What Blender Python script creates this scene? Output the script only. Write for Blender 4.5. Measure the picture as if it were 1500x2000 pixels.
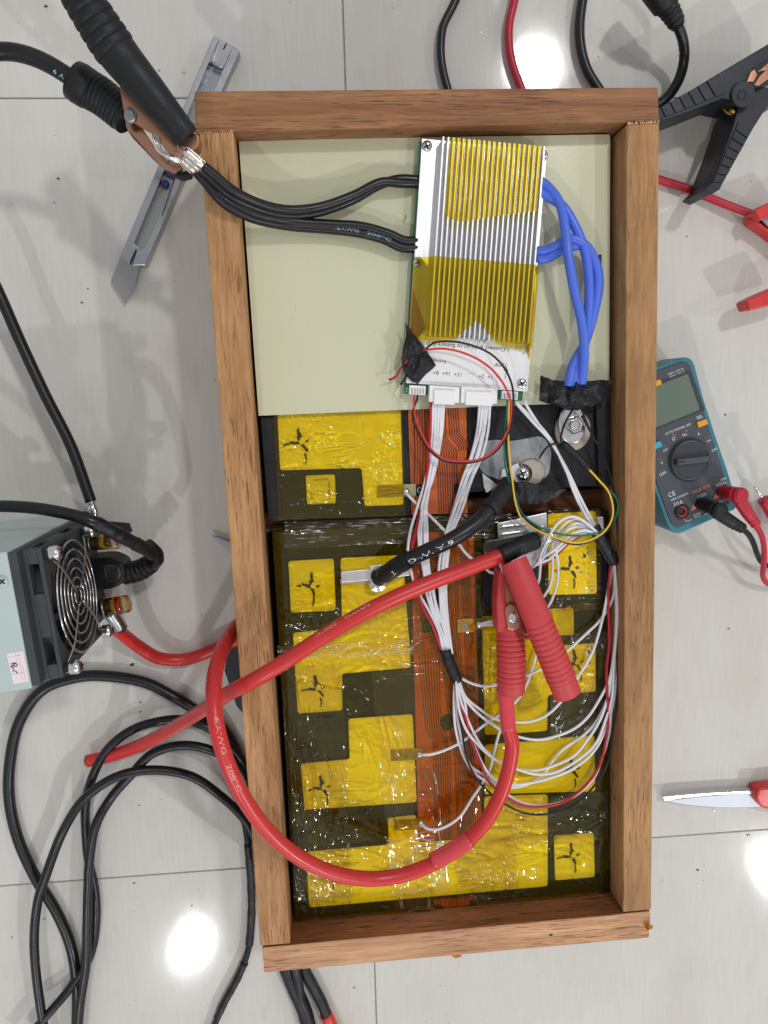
import bpy, bmesh, math, random
from mathutils import Vector, Matrix, noise
for o in list(bpy.data.objects): bpy.data.objects.remove(o)
scene = bpy.context.scene
COL = scene.collection
# ------------------------------------------------------------------ camera
H = 595.0            # camera height above the floor, mm
F = 1500.0           # focal length in photo pixels (photo is 1500 x 2000)
R3 = Matrix(((0.99639195, 0.04028249, -0.0747021),
             (-0.02809215, 0.98710507, 0.15758936),
             (0.08008691, -0.15492223, 0.98467517)))
cam_d = bpy.data.cameras.new('camera'); cam = bpy.data.objects.new('camera', cam_d); COL.objects.link(cam)
M4 = R3.to_4x4(); M4.translation = Vector((0, 0, H/1000)); cam.matrix_world = M4
cam_d.sensor_width = 36; cam_d.lens = 27.0; cam_d.clip_start = 0.01; cam_d.clip_end = 50
scene.camera = cam
# ------------------------------------------------------------------ world, light, exposure
W = bpy.data.worlds.new('World'); scene.world = W; W.use_nodes = True
bg = W.node_tree.nodes['Background']; bg.inputs[0].default_value = (0.97, 0.98, 1.0, 1); bg.inputs[1].default_value = 0.36
scene.view_settings.view_transform = 'Standard'; scene.view_settings.look = 'None'
scene.view_settings.exposure = 0.42; scene.view_settings.gamma = 1

def P(px, py, z=0.0):
    """world point (metres) where the ray through photo pixel px,py meets height z (mm)"""
    r = R3 @ Vector((px-750, -(py-1000), -F))
    t = (z-H)/r.z
    return Vector((r.x*t, r.y*t, z))/1000
def lamp(px, py, power, radius=0.10, h=2600, name='ceiling_lamp'):
    f = P(px, py, 0); k = (H+h)/H
    d = bpy.data.lights.new(name, 'AREA'); d.shape = 'DISK'; d.size = radius*2; d.energy = power
    d.color = (1.0, 0.985, 0.965)
    o = bpy.data.objects.new(name, d); COL.objects.link(o); o.location = (f.x*k, f.y*k, h/1000)
lamp(375, 1840, 19, .05); lamp(1042, 135, 17, 0.085); lamp(1520, 1700, 36, .06); lamp(2150, 700, 13); lamp(950, 2750, 32)

# ------------------------------------------------------------------ materials
MATS = {}
def srgb(r, g, b):
    f = lambda c: ((c/255)/12.92 if c/255 <= .04045 else ((c/255+.055)/1.055)**2.4)
    return (f(r), f(g), f(b), 1)
def mat(name, col, rough=.5, metal=0, bump=0, bscale=300, var=0, vscale=60, coat=0, spec=.5, trans=0, stretch=(1,1,1), rvar=0, emit=0):
    if name in MATS: return MATS[name]
    m = bpy.data.materials.new(name); m.use_nodes = True; nt = m.node_tree; b = nt.nodes['Principled BSDF']
    b.inputs['Base Color'].default_value = col; b.inputs['Roughness'].default_value = rough
    b.inputs['Metallic'].default_value = metal; b.inputs['Coat Weight'].default_value = coat
    b.inputs['Specular IOR Level'].default_value = spec; b.inputs['Transmission Weight'].default_value = trans
    tc = nt.nodes.new('ShaderNodeTexCoord'); mp = nt.nodes.new('ShaderNodeMapping'); mp.inputs['Scale'].default_value = stretch
    nt.links.new(tc.outputs['Object'], mp.inputs[0])
    if var or rvar:
        n = nt.nodes.new('ShaderNodeTexNoise'); n.inputs['Scale'].default_value = vscale; n.inputs['Detail'].default_value = 6
        nt.links.new(mp.outputs[0], n.inputs['Vector'])
        if var:
            mx = nt.nodes.new('ShaderNodeMix'); mx.data_type = 'RGBA'
            mx.inputs['A'].default_value = tuple(max(0, c*(1-var)) for c in col[:3])+(1,)
            mx.inputs['B'].default_value = tuple(min(1, c*(1+var)) for c in col[:3])+(1,)
            nt.links.new(n.outputs['Fac'], mx.inputs['Factor']); nt.links.new(mx.outputs['Result'], b.inputs['Base Color'])
        if rvar:
            mr = nt.nodes.new('ShaderNodeMapRange'); mr.inputs['From Min'].default_value = .3; mr.inputs['From Max'].default_value = .7
            mr.inputs['To Min'].default_value = max(0, rough-rvar); mr.inputs['To Max'].default_value = rough+rvar
            nt.links.new(n.outputs['Fac'], mr.inputs['Value']); nt.links.new(mr.outputs['Result'], b.inputs['Roughness'])
    if bump:
        n2 = nt.nodes.new('ShaderNodeTexNoise'); n2.inputs['Scale'].default_value = bscale; n2.inputs['Detail'].default_value = 4
        nt.links.new(mp.outputs[0], n2.inputs['Vector'])
        bp = nt.nodes.new('ShaderNodeBump'); bp.inputs['Strength'].default_value = bump; bp.inputs['Distance'].default_value = .001
        nt.links.new(n2.outputs['Fac'], bp.inputs['Height']); nt.links.new(bp.outputs[0], b.inputs['Normal'])
    MATS[name] = m; return m

def wood(name, light, dark, pore, axis='y', seed=0.0):
    m = bpy.data.materials.new(name); m.use_nodes = True; nt = m.node_tree; N = nt.nodes; L = nt.links; b = N['Principled BSDF']
    b.inputs['Roughness'].default_value = .62; b.inputs['Specular IOR Level'].default_value = .35
    tc = N.new('ShaderNodeTexCoord')
    def mapped(sl, sa, sz, off):
        mp = N.new('ShaderNodeMapping'); mp.inputs['Scale'].default_value = (sa, sl, sz) if axis == 'y' else (sl, sa, sz)
        mp.inputs['Location'].default_value = (off+seed, off*2-seed, seed*.3)
        mp.inputs['Rotation'].default_value = (0, 0, 0.02)
        L.new(tc.outputs['Object'], mp.inputs[0]); return mp.outputs[0]
    def tex(vec, sc, det=5, dist=0.0):
        n = N.new('ShaderNodeTexNoise'); n.inputs['Scale'].default_value = sc; n.inputs['Detail'].default_value = det
        n.inputs['Distortion'].default_value = dist; L.new(vec, n.inputs['Vector']); return n.outputs['Fac']
    def ramp(fac, p0, p1, c0, c1):
        r = N.new('ShaderNodeValToRGB'); r.color_ramp.elements[0].position = p0; r.color_ramp.elements[1].position = p1
        r.color_ramp.elements[0].color = c0; r.color_ramp.elements[1].color = c1; L.new(fac, r.inputs[0]); return r.outputs[0]
    grain = ramp(tex(mapped(5, 75, 50, 0), 2.2, 8, .9), .30, .70, dark, light)
    patch = ramp(tex(mapped(8, 16, 16, 3), 1.6, 4), .35, .7, (0.80, .75, .72, 1), (1.10, 1.07, 1.04, 1))
    fine = ramp(tex(mapped(50, 700, 500, 7), 1.0, 4), .35, .65, (0.86, .84, .82, 1), (1.06, 1.05, 1.05, 1))
    pores = ramp(tex(mapped(55, 1150, 700, 5), 1.0, 2.0, .35), .575, .655, (0, 0, 0, 1), (.95, .95, .95, 1))
    dens = ramp(tex(mapped(9, 40, 30, 9), 1.5, 3), .36, .6, (.1, .1, .1, 1), (.9, .9, .9, 1))
    def mul(a, c):
        x = N.new('ShaderNodeMix'); x.data_type = 'RGBA'; x.blend_type = 'MULTIPLY'; x.inputs['Factor'].default_value = 1
        L.new(a, x.inputs['A']); L.new(c, x.inputs['B']); return x.outputs['Result']
    c = mul(mul(grain, patch), fine)
    pm = mul(pores, dens)
    x = N.new('ShaderNodeMix'); x.data_type = 'RGBA'; L.new(pm, x.inputs['Factor']); L.new(c, x.inputs['A']); x.inputs['B'].default_value = pore
    L.new(x.outputs['Result'], b.inputs['Base Color'])
    bp = N.new('ShaderNodeBump'); bp.inputs['Strength'].default_value = .5; bp.inputs['Distance'].default_value = .0006; bp.invert = True
    L.new(pm, bp.inputs['Height']); 
    bp2 = N.new('ShaderNodeBump'); bp2.inputs['Strength'].default_value = .35; bp2.inputs['Distance'].default_value = .0005
    L.new(fine, bp2.inputs['Height']); L.new(bp.outputs[0], bp2.inputs['Normal']); L.new(bp2.outputs[0], b.inputs['Normal'])
    MATS[name] = m; return m

def film(name, tcol, haze_col, haze, rough=.12, bump=.6, bscale=60, fine=.25):
    """thin coloured transparent tape: see-through colour, slight haze, glossy crinkled surface"""
    m = bpy.data.materials.new(name); m.use_nodes = True; nt = m.node_tree; N = nt.nodes; L = nt.links
    for n in list(N): N.remove(n)
    out = N.new('ShaderNodeOutputMaterial'); tr = N.new('ShaderNodeBsdfTransparent'); tr.inputs[0].default_value = tcol
    df = N.new('ShaderNodeBsdfDiffuse'); df.inputs[0].default_value = haze_col
    gl = N.new('ShaderNodeBsdfGlossy'); gl.inputs['Roughness'].default_value = rough; gl.inputs[0].default_value = (1, 1, 1, 1)
    fr = N.new('ShaderNodeFresnel'); fr.inputs[0].default_value = 1.45
    tc = N.new('ShaderNodeTexCoord')
    n1 = N.new('ShaderNodeTexNoise'); n1.inputs['Scale'].default_value = bscale; n1.inputs['Detail'].default_value = 3; n1.inputs['Distortion'].default_value = 1.2
    n2 = N.new('ShaderNodeTexVoronoi'); n2.feature = 'DISTANCE_TO_EDGE'; n2.inputs['Scale'].default_value = bscale*2.2
    L.new(tc.outputs['Object'], n1.inputs['Vector'])
    ad = N.new('ShaderNodeVectorMath'); ad.operation = 'MULTIPLY_ADD'; L.new(n1.outputs['Color'], ad.inputs[0]); ad.inputs[1].default_value = (.02, .02, .02); L.new(tc.outputs['Object'], ad.inputs[2])
    L.new(ad.outputs[0], n2.inputs['Vector'])
    def ns(scale, sx=1, sy=1, det=3, off=0):
        mp = N.new('ShaderNodeMapping'); mp.inputs['Scale'].default_value = (sx, sy, 1); mp.inputs['Location'].default_value = (off, off*.7, 0); L.new(tc.outputs['Object'], mp.inputs[0])
        n = N.new('ShaderNodeTexNoise'); n.inputs['Scale'].default_value = scale; n.inputs['Detail'].default_value = det; n.inputs['Distortion'].default_value = .8; L.new(mp.outputs[0], n.inputs['Vector']); return n.outputs['Fac']
    def rng(fac, a, b, c=0.0, d=1.0):
        r = N.new('ShaderNodeMapRange'); r.inputs['From Min'].default_value = a; r.inputs['From Max'].default_value = b; r.inputs['To Min'].default_value = c; r.inputs['To Max'].default_value = d; L.new(fac, r.inputs['Value']); return r.outputs['Result']
    def band(fac, c, w):
        x = N.new('ShaderNodeMath'); x.operation = 'SUBTRACT'; L.new(fac, x.inputs[0]); x.inputs[1].default_value = c
        y = N.new('ShaderNodeMath'); y.operation = 'ABSOLUTE'; L.new(x.outputs[0], y.inputs[0]); return rng(y.outputs[0], 0, w, 1, 0)
    mask = rng(ns(13, det=2), .54, .64, 0, 1); mask2 = rng(ns(17, det=2, off=3), .53, .62, 0, 1)
    prev = None
    for hgt, st, dist, mk in ((n1.outputs['Fac'], bump*.22, .002, None), (n2.outputs['Distance'], fine, .0015, mask), (band(ns(1, 18, 95, 2, 5), .5, .035), fine*1.1, .0012, mask2), (band(ns(1, 110, 16, 2, 9), .5, .03), fine*.9, .0012, mask)):
        bb = N.new('ShaderNodeBump'); bb.inputs['Distance'].default_value = dist; L.new(hgt, bb.inputs['Height'])
        if mk is None: bb.inputs['Strength'].default_value = st
        else:
            mm = N.new('ShaderNodeMath'); mm.operation = 'MULTIPLY'; L.new(mk, mm.inputs[0]); mm.inputs[1].default_value = st; L.new(mm.outputs[0], bb.inputs['Strength'])
        if prev: L.new(prev.outputs[0], bb.inputs['Normal'])
        prev = bb
    b2 = prev
    for n in (gl, fr): L.new(b2.outputs[0], n.inputs['Normal'])
    m1 = N.new('ShaderNodeMixShader'); m1.inputs[0].default_value = haze; L.new(tr.outputs[0], m1.inputs[1]); L.new(df.outputs[0], m1.inputs[2])
    m2 = N.new('ShaderNodeMixShader'); L.new(fr.outputs[0], m2.inputs[0]); L.new(m1.outputs[0], m2.inputs[1]); L.new(gl.outputs[0], m2.inputs[2])
    L.new(m2.outputs[0], out.inputs[0]); MATS[name] = m; return m

def tile_mat():
    m = bpy.data.materials.new('glazed_tile'); m.use_nodes = True; nt = m.node_tree; N = nt.nodes; L = nt.links; b = N['Principled BSDF']
    tc = N.new('ShaderNodeTexCoord')
    def nz(scale, sx, sy, det=5):
        mp = N.new('ShaderNodeMapping'); mp.inputs['Scale'].default_value = (sx, sy, 1); L.new(tc.outputs['Object'], mp.inputs[0])
        n = N.new('ShaderNodeTexNoise'); n.inputs['Scale'].default_value = scale; n.inputs['Detail'].default_value = det; L.new(mp.outputs[0], n.inputs['Vector']); return n.outputs['Fac']
    def ramp(fac, p0, p1, c0, c1):
        r = N.new('ShaderNodeValToRGB'); r.color_ramp.elements[0].position = p0; r.color_ramp.elements[1].position = p1
        r.color_ramp.elements[0].color = c0; r.color_ramp.elements[1].color = c1; L.new(fac, r.inputs[0]); return r.outputs[0]
    def mul(a, c):
        x = N.new('ShaderNodeMix'); x.data_type = 'RGBA'; x.blend_type = 'MULTIPLY'; x.inputs['Factor'].default_value = 1
        L.new(a, x.inputs['A']); L.new(c, x.inputs['B']); return x.outputs['Result']
    base = ramp(nz(1, 420, 34), .3, .7, srgb(206, 204, 199), srgb(212, 210, 206))
    pat = ramp(nz(1, 10, 7), .3, .7, (.95, .945, .93, 1), (1.02, 1.02, 1.02, 1))
    dirt = ramp(nz(1, 60, 22, 8), .25, .42, (.95, .94, .92, 1), (1, 1, 1, 1))
    speck = ramp(nz(1, 260, 260, 3), .735, .76, (1, 1, 1, 1), (.62, .6, .56, 1)); smear = ramp(nz(1, 5.5, 3.2, 6), .34, .46, (.93, .915, .885, 1), (1, 1, 1, 1))
    L.new(mul(mul(mul(mul(base, pat), dirt), speck), smear), b.inputs['Base Color'])
    mr = N.new('ShaderNodeMapRange'); mr.inputs['To Min'].default_value = .045; mr.inputs['To Max'].default_value = .10; L.new(nz(1, 25, 12), mr.inputs['Value'])
    L.new(mr.outputs['Result'], b.inputs['Roughness'])
    bp = N.new('ShaderNodeBump'); bp.inputs['Strength'].default_value = .03; bp.inputs['Distance'].default_value = .0004; L.new(nz(1, 120, 60), bp.inputs['Height']); L.new(bp.outputs[0], b.inputs['Normal'])
    b.inputs['Specular IOR Level'].default_value = .34
    MATS['tile'] = m; return m

M_tile = tile_mat()
M_grout = mat('grout', srgb(172, 168, 156), .9, bump=.4, var=.25, vscale=90)
M_wood_top = wood('wood_reddish', srgb(166, 122, 86), srgb(132, 90, 60), srgb(84, 50, 34), 'x', 1.3)
M_wood_left = wood('wood_left', srgb(202, 160, 114), srgb(174, 128, 84), srgb(104, 64, 40), 'y', 4.1)
M_wood_right = wood('wood_right', srgb(190, 150, 104), srgb(162, 120, 78), srgb(120, 76, 46), 'y', 7.7)
M_wood_bot = wood('wood_bottom', srgb(212, 170, 132), srgb(186, 138, 102), srgb(112, 72, 54), 'x', 2.9)
M_wood_dark = wood('wood_brown', srgb(150, 92, 56), srgb(96, 54, 34), srgb(48, 26, 18), 'x', 5.5)
M_fibre = mat('wood_fibre', srgb(226, 190, 140), .8)
M_black = mat('black_plastic', (0.010, 0.011, 0.014, 1), .4, spec=.4, bump=.15, bscale=500, rvar=.1, vscale=90)
M_black2 = mat('black_moulded_plastic', (0.013, 0.017, 0.025, 1), .45, spec=.4, bump=.12, bscale=900, rvar=.08)
M_rubber = mat('black_rubber', (0.007, 0.008, 0.011, 1), .5, spec=.4, bump=.2, bscale=700, rvar=.12, vscale=120)
M_sil = mat('black_silicone', (0.006, 0.007, 0.010, 1), .36, spec=.45, bump=.08, bscale=400, rvar=.08, vscale=70)
M_etape = mat('electrical_tape', (0.009, 0.010, 0.013, 1), .45, spec=.4, bump=.9, bscale=140, rvar=.12, vscale=100)
M_red = mat('red_silicone', srgb(204, 48, 48), .34, bump=.08, bscale=300, var=.1, vscale=40, rvar=.08)
M_redpvc = mat('red_rubber', srgb(196, 58, 62), .5, bump=.15, bscale=500, var=.08, vscale=50)
M_reddark = mat('crimson_pvc', srgb(180, 26, 50), .4, var=.1, bump=.1)
M_shrink = mat('translucent_red_shrink', srgb(214, 62, 74), .16, coat=.5, var=.12, vscale=120)
M_blue = mat('blue_silicone', srgb(78, 112, 220), .36, bump=.08, bscale=300, var=.1, vscale=50)
M_white = mat('white_pvc', (0.78, 0.79, 0.84, 1), .32, var=.05, vscale=80)
M_whiteplas = mat('white_nylon', (0.86, 0.86, 0.87, 1), .4)
M_green = mat('green_pvc', srgb(8, 112, 86), .4)
M_yellow = mat('yellow_pvc', srgb(232, 190, 50), .4)
M_alu = mat('brushed_aluminium', (0.80, 0.80, 0.82, 1), .38, metal=1, bump=.25, bscale=220, rvar=.1, stretch=(1, .08, 1))
M_alusheet = mat('aluminium_busbar_sheet', (0.97, 0.97, 0.97, 1), .5, metal=.08, bump=.25, bscale=900, var=.07, vscale=260)
M_fin = mat('anodised_fin', (0.80, 0.80, 0.83, 1), .42, metal=.7)
M_steel = mat('bright_steel', (0.75, 0.75, 0.76, 1), .2, metal=1, rvar=.08, bump=.1)
M_dsteel = mat('grey_steel', (0.36, 0.38, 0.40, 1), .34, metal=1, bump=.15, bscale=300, rvar=.1, stretch=(.1, 1, 1))
M_knife = mat('satin_steel', (0.42, 0.43, 0.46, 1), .36, metal=1, bump=.2, bscale=200, rvar=.1)
M_tin = mat('tinned_copper', (0.88, 0.82, 0.76, 1), .3, metal=1, bump=.5, bscale=300)
M_copper = mat('copper_plated_steel', srgb(192, 144, 118), .30, metal=1, rvar=.12, vscale=40, bump=.1, bscale=120)
M_guard = mat('dull_chrome', (0.46, 0.46, 0.46, 1), .26, metal=1, rvar=.1)
M_gold = mat('brass', srgb(214, 180, 90), .22, metal=1)
M_fr4 = mat('fibreglass_sheet', srgb(206, 206, 176), .17, var=.05, vscale=14, bump=.05, bscale=900, rvar=.05)
M_pcb = mat('green_solder_mask', srgb(14, 104, 62), .3)
M_flex = mat('flex_circuit_base', srgb(204, 98, 30), .30, var=.18, vscale=40, bump=.25, bscale=220, coat=.3)
M_trace = mat('flex_copper_trace', srgb(104, 38, 10), .3, coat=.3)
M_ink = mat('black_marker', (0.02, 0.018, 0.01, 1), .5)
M_paper = mat('white_label_paper', (0.82, 0.82, 0.83, 1), .45, bump=.1, bscale=200)
M_print = mat('black_print', (0.02, 0.02, 0.025, 1), .5)
M_wprint = mat('white_print', (0.72, 0.78, 0.84, 1), .5)
M_gprint = mat('grey_print', (0.24, 0.27, 0.3, 1), .5)
M_pprint = mat('pink_print', (0.75, 0.38, 0.36, 1), .5)
M_oprint = mat('orange_print', srgb(214, 130, 84), .5)
M_beige = mat('beige_silicone_glue', srgb(176, 166, 152), .5, var=.15, vscale=300, bump=.4)
M_teal = mat('teal_rubber', srgb(48, 122, 140), .5, bump=.1)
M_face = mat('charcoal_plastic', srgb(66, 72, 80), .42, bump=.25, bscale=1600)
M_dial = mat('dial_plastic', srgb(54, 60, 66), .38, bump=.1)
M_lcd = mat('lcd_glass', srgb(104, 120, 108), .12, var=.06, vscale=20)
M_orange = mat('orange_button', srgb(226, 158, 40), .4)
M_cyan = mat('cyan_button', srgb(60, 170, 200), .4)
M_case = mat('pale_painted_steel', srgb(186, 202, 200), .38, var=.03, bump=.05)
M_fanpl = mat('dusty_black_plastic', (0.045, 0.052, 0.058, 1), .6, var=.3, vscale=60, bump=.2)
M_clear = mat('clear_plastic', (0.9, 0.88, 0.84, 1), .1, trans=1.0)
M_powder = mat('grey_dust', (0.30, 0.31, 0.33, 1), .85, var=.5, vscale=120)
M_blueink = mat('blue_ink', srgb(20, 32, 92), .5)
M_hole = mat('dark_recess', (0.01, 0.01, 0.01, 1), .6)
M_kap = film('amber_polyimide_film', (1.0, 0.825, 0.004, 1), (0.52, 0.46, 0.01, 1), .03, .08, .4, 40, .42)
M_kapstrip = film('amber_film_strip', (1.0, 0.96, 0.66, 1), (0.5, 0.44, 0.02, 1), .008, .07, .35, 45, .38)
M_kap2 = film('amber_polyimide_tape', (0.98, 0.82, 0.02, 1), (0.55, 0.42, 0.02, 1), .10, .3, .06, 80, .04)
M_kapflap = film('amber_film_flap', (0.92, 0.60, 0.06, 1), (0.5, 0.3, 0.03, 1), .25, .12, .4, 60, .2)

# ------------------------------------------------------------------ mesh helpers (all input lengths mm unless Vector)
LOCS = {}
def rootloc(o):
    while o is not None and o.parent is not None: o = o.parent
    return Vector(o.location) if o is not None else Vector((0, 0, 0))
class MB:
    def __init__(s): s.v = []; s.f = []; s.sm = []
    def add(s, vs, fs, smooth=False):
        k = len(s.v); s.v += [Vector(v) for v in vs]; s.f += [tuple(i+k for i in f) for f in fs]; s.sm += [smooth]*len(fs); return s
    def build(s, name, m, parent=None, bevel=0, kind=None, label=None, seg=2):
        me = bpy.data.meshes.new(name)
        if parent is None:
            xs = [v.x for v in s.v]; ys = [v.y for v in s.v]; zs = [v.z for v in s.v]
            off = Vector(((min(xs)+max(xs))/2, (min(ys)+max(ys))/2, min(zs)))
        else: off = rootloc(parent)
        me.from_pydata([v-off for v in s.v], [], s.f); me.polygons.foreach_set('use_smooth', s.sm); me.update()
        bm = bmesh.new(); bm.from_mesh(me); bmesh.ops.recalc_face_normals(bm, faces=bm.faces); bm.to_mesh(me); bm.free()
        me.materials.append(m); o = bpy.data.objects.new(name, me); COL.objects.link(o)
        if parent is None: o.location = off
        else: o.parent = parent
        if bevel:
            md = o.modifiers.new('bevel', 'BEVEL'); md.width = bevel/1000; md.segments = seg; md.limit_method = 'ANGLE'; md.angle_limit = math.radians(40); md.harden_normals = False
        if kind: o['kind'] = kind
        if label: o['label'] = label
        return o
def thing(name, label, cat, loc, group=None):
    o = bpy.data.objects.new(name, None); COL.objects.link(o); o.location = loc; o.empty_display_size = .02
    o['label'] = label; o['category'] = cat
    if group: o['group'] = group
    return o
def tag(o, label, cat, group=None):
    o['label'] = label; o['category'] = cat
    if group: o['group'] = group
    return o

def spline(pts, step=3.0):
    """Catmull-Rom through Vectors (metres), resampled every step mm"""
    pts = [Vector(p) for p in pts]
    if len(pts) == 2: pts = [pts[0], (pts[0]+pts[1])/2, pts[1]]
    q = [pts[0]*2-pts[1]]+pts+[pts[-1]*2-pts[-2]]
    out = []
    for i in range(1, len(q)-2):
        a, b, c, d = q[i-1], q[i], q[i+1], q[i+2]
        # centripetal
        t0 = 0; t1 = t0+max(1e-6, (b-a).length**.5); t2 = t1+max(1e-6, (c-b).length**.5); t3 = t2+max(1e-6, (d-c).length**.5)
        n = max(2, int((c-b).length*1000/step))
        for k in range(n):
            t = t1+(t2-t1)*k/n
            A1 = a*((t1-t)/(t1-t0))+b*((t-t0)/(t1-t0)); A2 = b*((t2-t)/(t2-t1))+c*((t-t1)/(t2-t1)); A3 = c*((t3-t)/(t3-t2))+d*((t-t2)/(t3-t2))
            B1 = A1*((t2-t)/(t2-t0))+A2*((t-t0)/(t2-t0)); B2 = A2*((t3-t)/(t3-t1))+A3*((t-t1)/(t3-t1))
            out.append(B1*((t2-t)/(t2-t1))+B2*((t-t1)/(t2-t1)))
    out.append(pts[-1]); return out
def sweep(mb, path, rad, n=12, cap=True, flat=1.0, ref=None):
    """rad: mm, number or function of t in 0..1; flat: vertical squash"""
    m = len(path); L = [0]
    for i in range(1, m): L.append(L[-1]+(path[i]-path[i-1]).length)
    T = []
    for i in range(m):
        t = (path[min(i+1, m-1)]-path[max(i-1, 0)]); T.append(t.normalized() if t.length > 0 else Vector((1, 0, 0)))
    z = ref or Vector((0, 0, 1)); s = T[0].cross(z)
    if s.length < .05: s = T[0].cross(Vector((0, 1, 0)))
    s.normalize(); vs = []
    for i in range(m):
        s = (s-T[i]*s.dot(T[i])).normalized(); u = s.cross(T[i])
        r = (rad(L[i]/L[-1]) if callable(rad) else rad)/1000
        for k in range(n):
            a = 2*math.pi*k/n; vs.append(path[i]+s*(math.cos(a)*r)+u*(math.sin(a)*r*flat))
    fs = [(i*n+k, i*n+(k+1) % n, (i+1)*n+(k+1) % n, (i+1)*n+k) for i in range(m-1) for k in range(n)]
    mb.add(vs, fs, True)
    if cap:
        k0 = len(mb.v)-len(vs); mb.f.append(tuple(range(k0, k0+n))); mb.sm.append(False)
        mb.f.append(tuple(range(k0+(m-1)*n, k0+m*n))); mb.sm.append(False)
    return L
def pxpath(pts, step=3.0):
    return spline([P(*p) for p in pts], step)
def mmr(w, z): return w/2*(H-z)/F
def cable(name, pts, w, m, parent=None, label=None, cat=None, group=None, n=12, step=3.0, lump=0, r=None):
    """pts: (px,py,z mm); w: width in photo pixels at the mean height"""
    path = pxpath(pts, step); zm = sum(p[2] for p in pts)/len(pts)
    rr = r if r else mmr(w, zm); mb = MB()
    rf = rr
    if lump:
        rnd = random.Random(len(pts)); ph = [rnd.random()*6 for _ in range(3)]
        rf = lambda t: rr*(1+lump*(math.sin(t*23+ph[0])*.5+math.sin(t*51+ph[1])*.3+math.sin(t*97+ph[2])*.2))
    sweep(mb, path, rf, n)
    o = mb.build(name, m, parent)
    if label: tag(o, label, cat or 'cable', group) if cat or parent is None else o.__setitem__('label', label)
    return o, path, rr
def rounded(pts, r, seg=4):
    """pts 2D/px polygon; rounds every corner with radius r (same units)"""
    out = []; n = len(pts)
    for i in range(n):
        a = Vector(pts[i-1][:2]); b = Vector(pts[i][:2]); c = Vector(pts[(i+1) % n][:2])
        u = (a-b); v = (c-b); lu, lv = u.length, v.length
        if lu < 1e-6 or lv < 1e-6: out.append(tuple(b)); continue
        rr = min(r, lu*.45, lv*.45); p0 = b+u/lu*rr; p1 = b+v/lv*rr
        for k in range(seg+1):
            t = k/seg; q = p0*(1-t)**2+b*2*t*(1-t)+p1*t*t; out.append((q.x, q.y))
    return out
def prism(mb, poly, z1, z0):
    """poly: pixel outline seen at height z1, extruded straight down to z0. z1 may be a function(px,py)"""
    top = [P(x, y, z1(x, y) if callable(z1) else z1) for x, y in poly]; n = len(top)
    bot = [Vector((v.x, v.y, (z0(i) if callable(z0) else z0)/1000)) for i, v in enumerate(top)]
    mb.add(top+bot, [tuple(range(n)), tuple(range(n, 2*n))[::-1]]+[(i, (i+1) % n, n+(i+1) % n, n+i) for i in range(n)])
    return mb
def plate(name, poly, z1, z0, m, parent=None, bevel=0, r=0, seg=4, **k):
    if r: poly = rounded(poly, r, seg)
    return prism(MB(), poly, z1, z0).build(name, m, parent, bevel, **k)
def box(mb, c, sx, sy, sz, X=Vector((1, 0, 0)), Y=Vector((0, 1, 0)), Z=Vector((0, 0, 1))):
    vs = [c+X*(a*sx/2000)+Y*(b*sy/2000)+Z*(d*sz/2000) for a in (-1, 1) for b in (-1, 1) for d in (-1, 1)]
    mb.add(vs, [(0, 1, 3, 2), (4, 6, 7, 5), (0, 4, 5, 1), (2, 3, 7, 6), (0, 2, 6, 4), (1, 5, 7, 3)]); return mb
def lathe(mb, c, prof, n=24, axis=Vector((0, 0, 1)), smooth=True, ell=1.0, rot=0):
    """prof: list of (radius mm, height mm) along axis from point c"""
    axis = axis.normalized(); s = axis.cross(Vector((0, 1, 0)))
    if s.length < .1: s = axis.cross(Vector((1, 0, 0)))
    s.normalize(); u = axis.cross(s); vs = []
    for r, h in prof:
        for k in range(n):
            a = 2*math.pi*k/n+rot; vs.append(c+s*(math.cos(a)*r/1000)+u*(math.sin(a)*r*ell/1000)+axis*(h/1000))
    fs = [(i*n+k, i*n+(k+1) % n, (i+1)*n+(k+1) % n, (i+1)*n+k) for i in range(len(prof)-1) for k in range(n)]
    mb.add(vs, fs, smooth); k0 = len(mb.v)-len(vs)
    mb.f.append(tuple(range(k0, k0+n))); mb.sm.append(False); mb.f.append(tuple(range(k0+(len(prof)-1)*n, k0+len(prof)*n))); mb.sm.append(False)
    return mb
def torus(mb, c, R, r, n=32, k=8, axis=Vector((0, 0, 1)), ell=1.0):
    axis = axis.normalized(); s = axis.cross(Vector((0, 1, 0)))
    if s.length < .1: s = axis.cross(Vector((1, 0, 0)))
    s.normalize(); u = axis.cross(s)
    vs = []
    for i in range(n):
        a = 2*math.pi*i/n; d = s*math.cos(a)+u*math.sin(a)*ell
        for j in range(k):
            b = 2*math.pi*j/k; vs.append(c+d*((R+r*math.cos(b))/1000)+axis*(r*math.sin(b)/1000))
    mb.add(vs, [(i*k+j, ((i+1) % n)*k+j, ((i+1) % n)*k+(j+1) % k, i*k+(j+1) % k) for i in range(n) for j in range(k)], True); return mb
def text_mesh(s):
    cu = bpy.data.curves.new('t', 'FONT'); cu.body = s; cu.resolution_u = 2; o = bpy.data.objects.new('t', cu); COL.objects.link(o)
    dg = bpy.context.evaluated_depsgraph_get(); dg.update(); me = bpy.data.meshes.new_from_object(o.evaluated_get(dg))
    vs = [Vector(v.co) for v in me.vertices]; fs = [tuple(p.vertices) for p in me.polygons]
    bpy.data.objects.remove(o); bpy.data.curves.remove(cu); bpy.data.meshes.remove(me); return vs, fs
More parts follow.
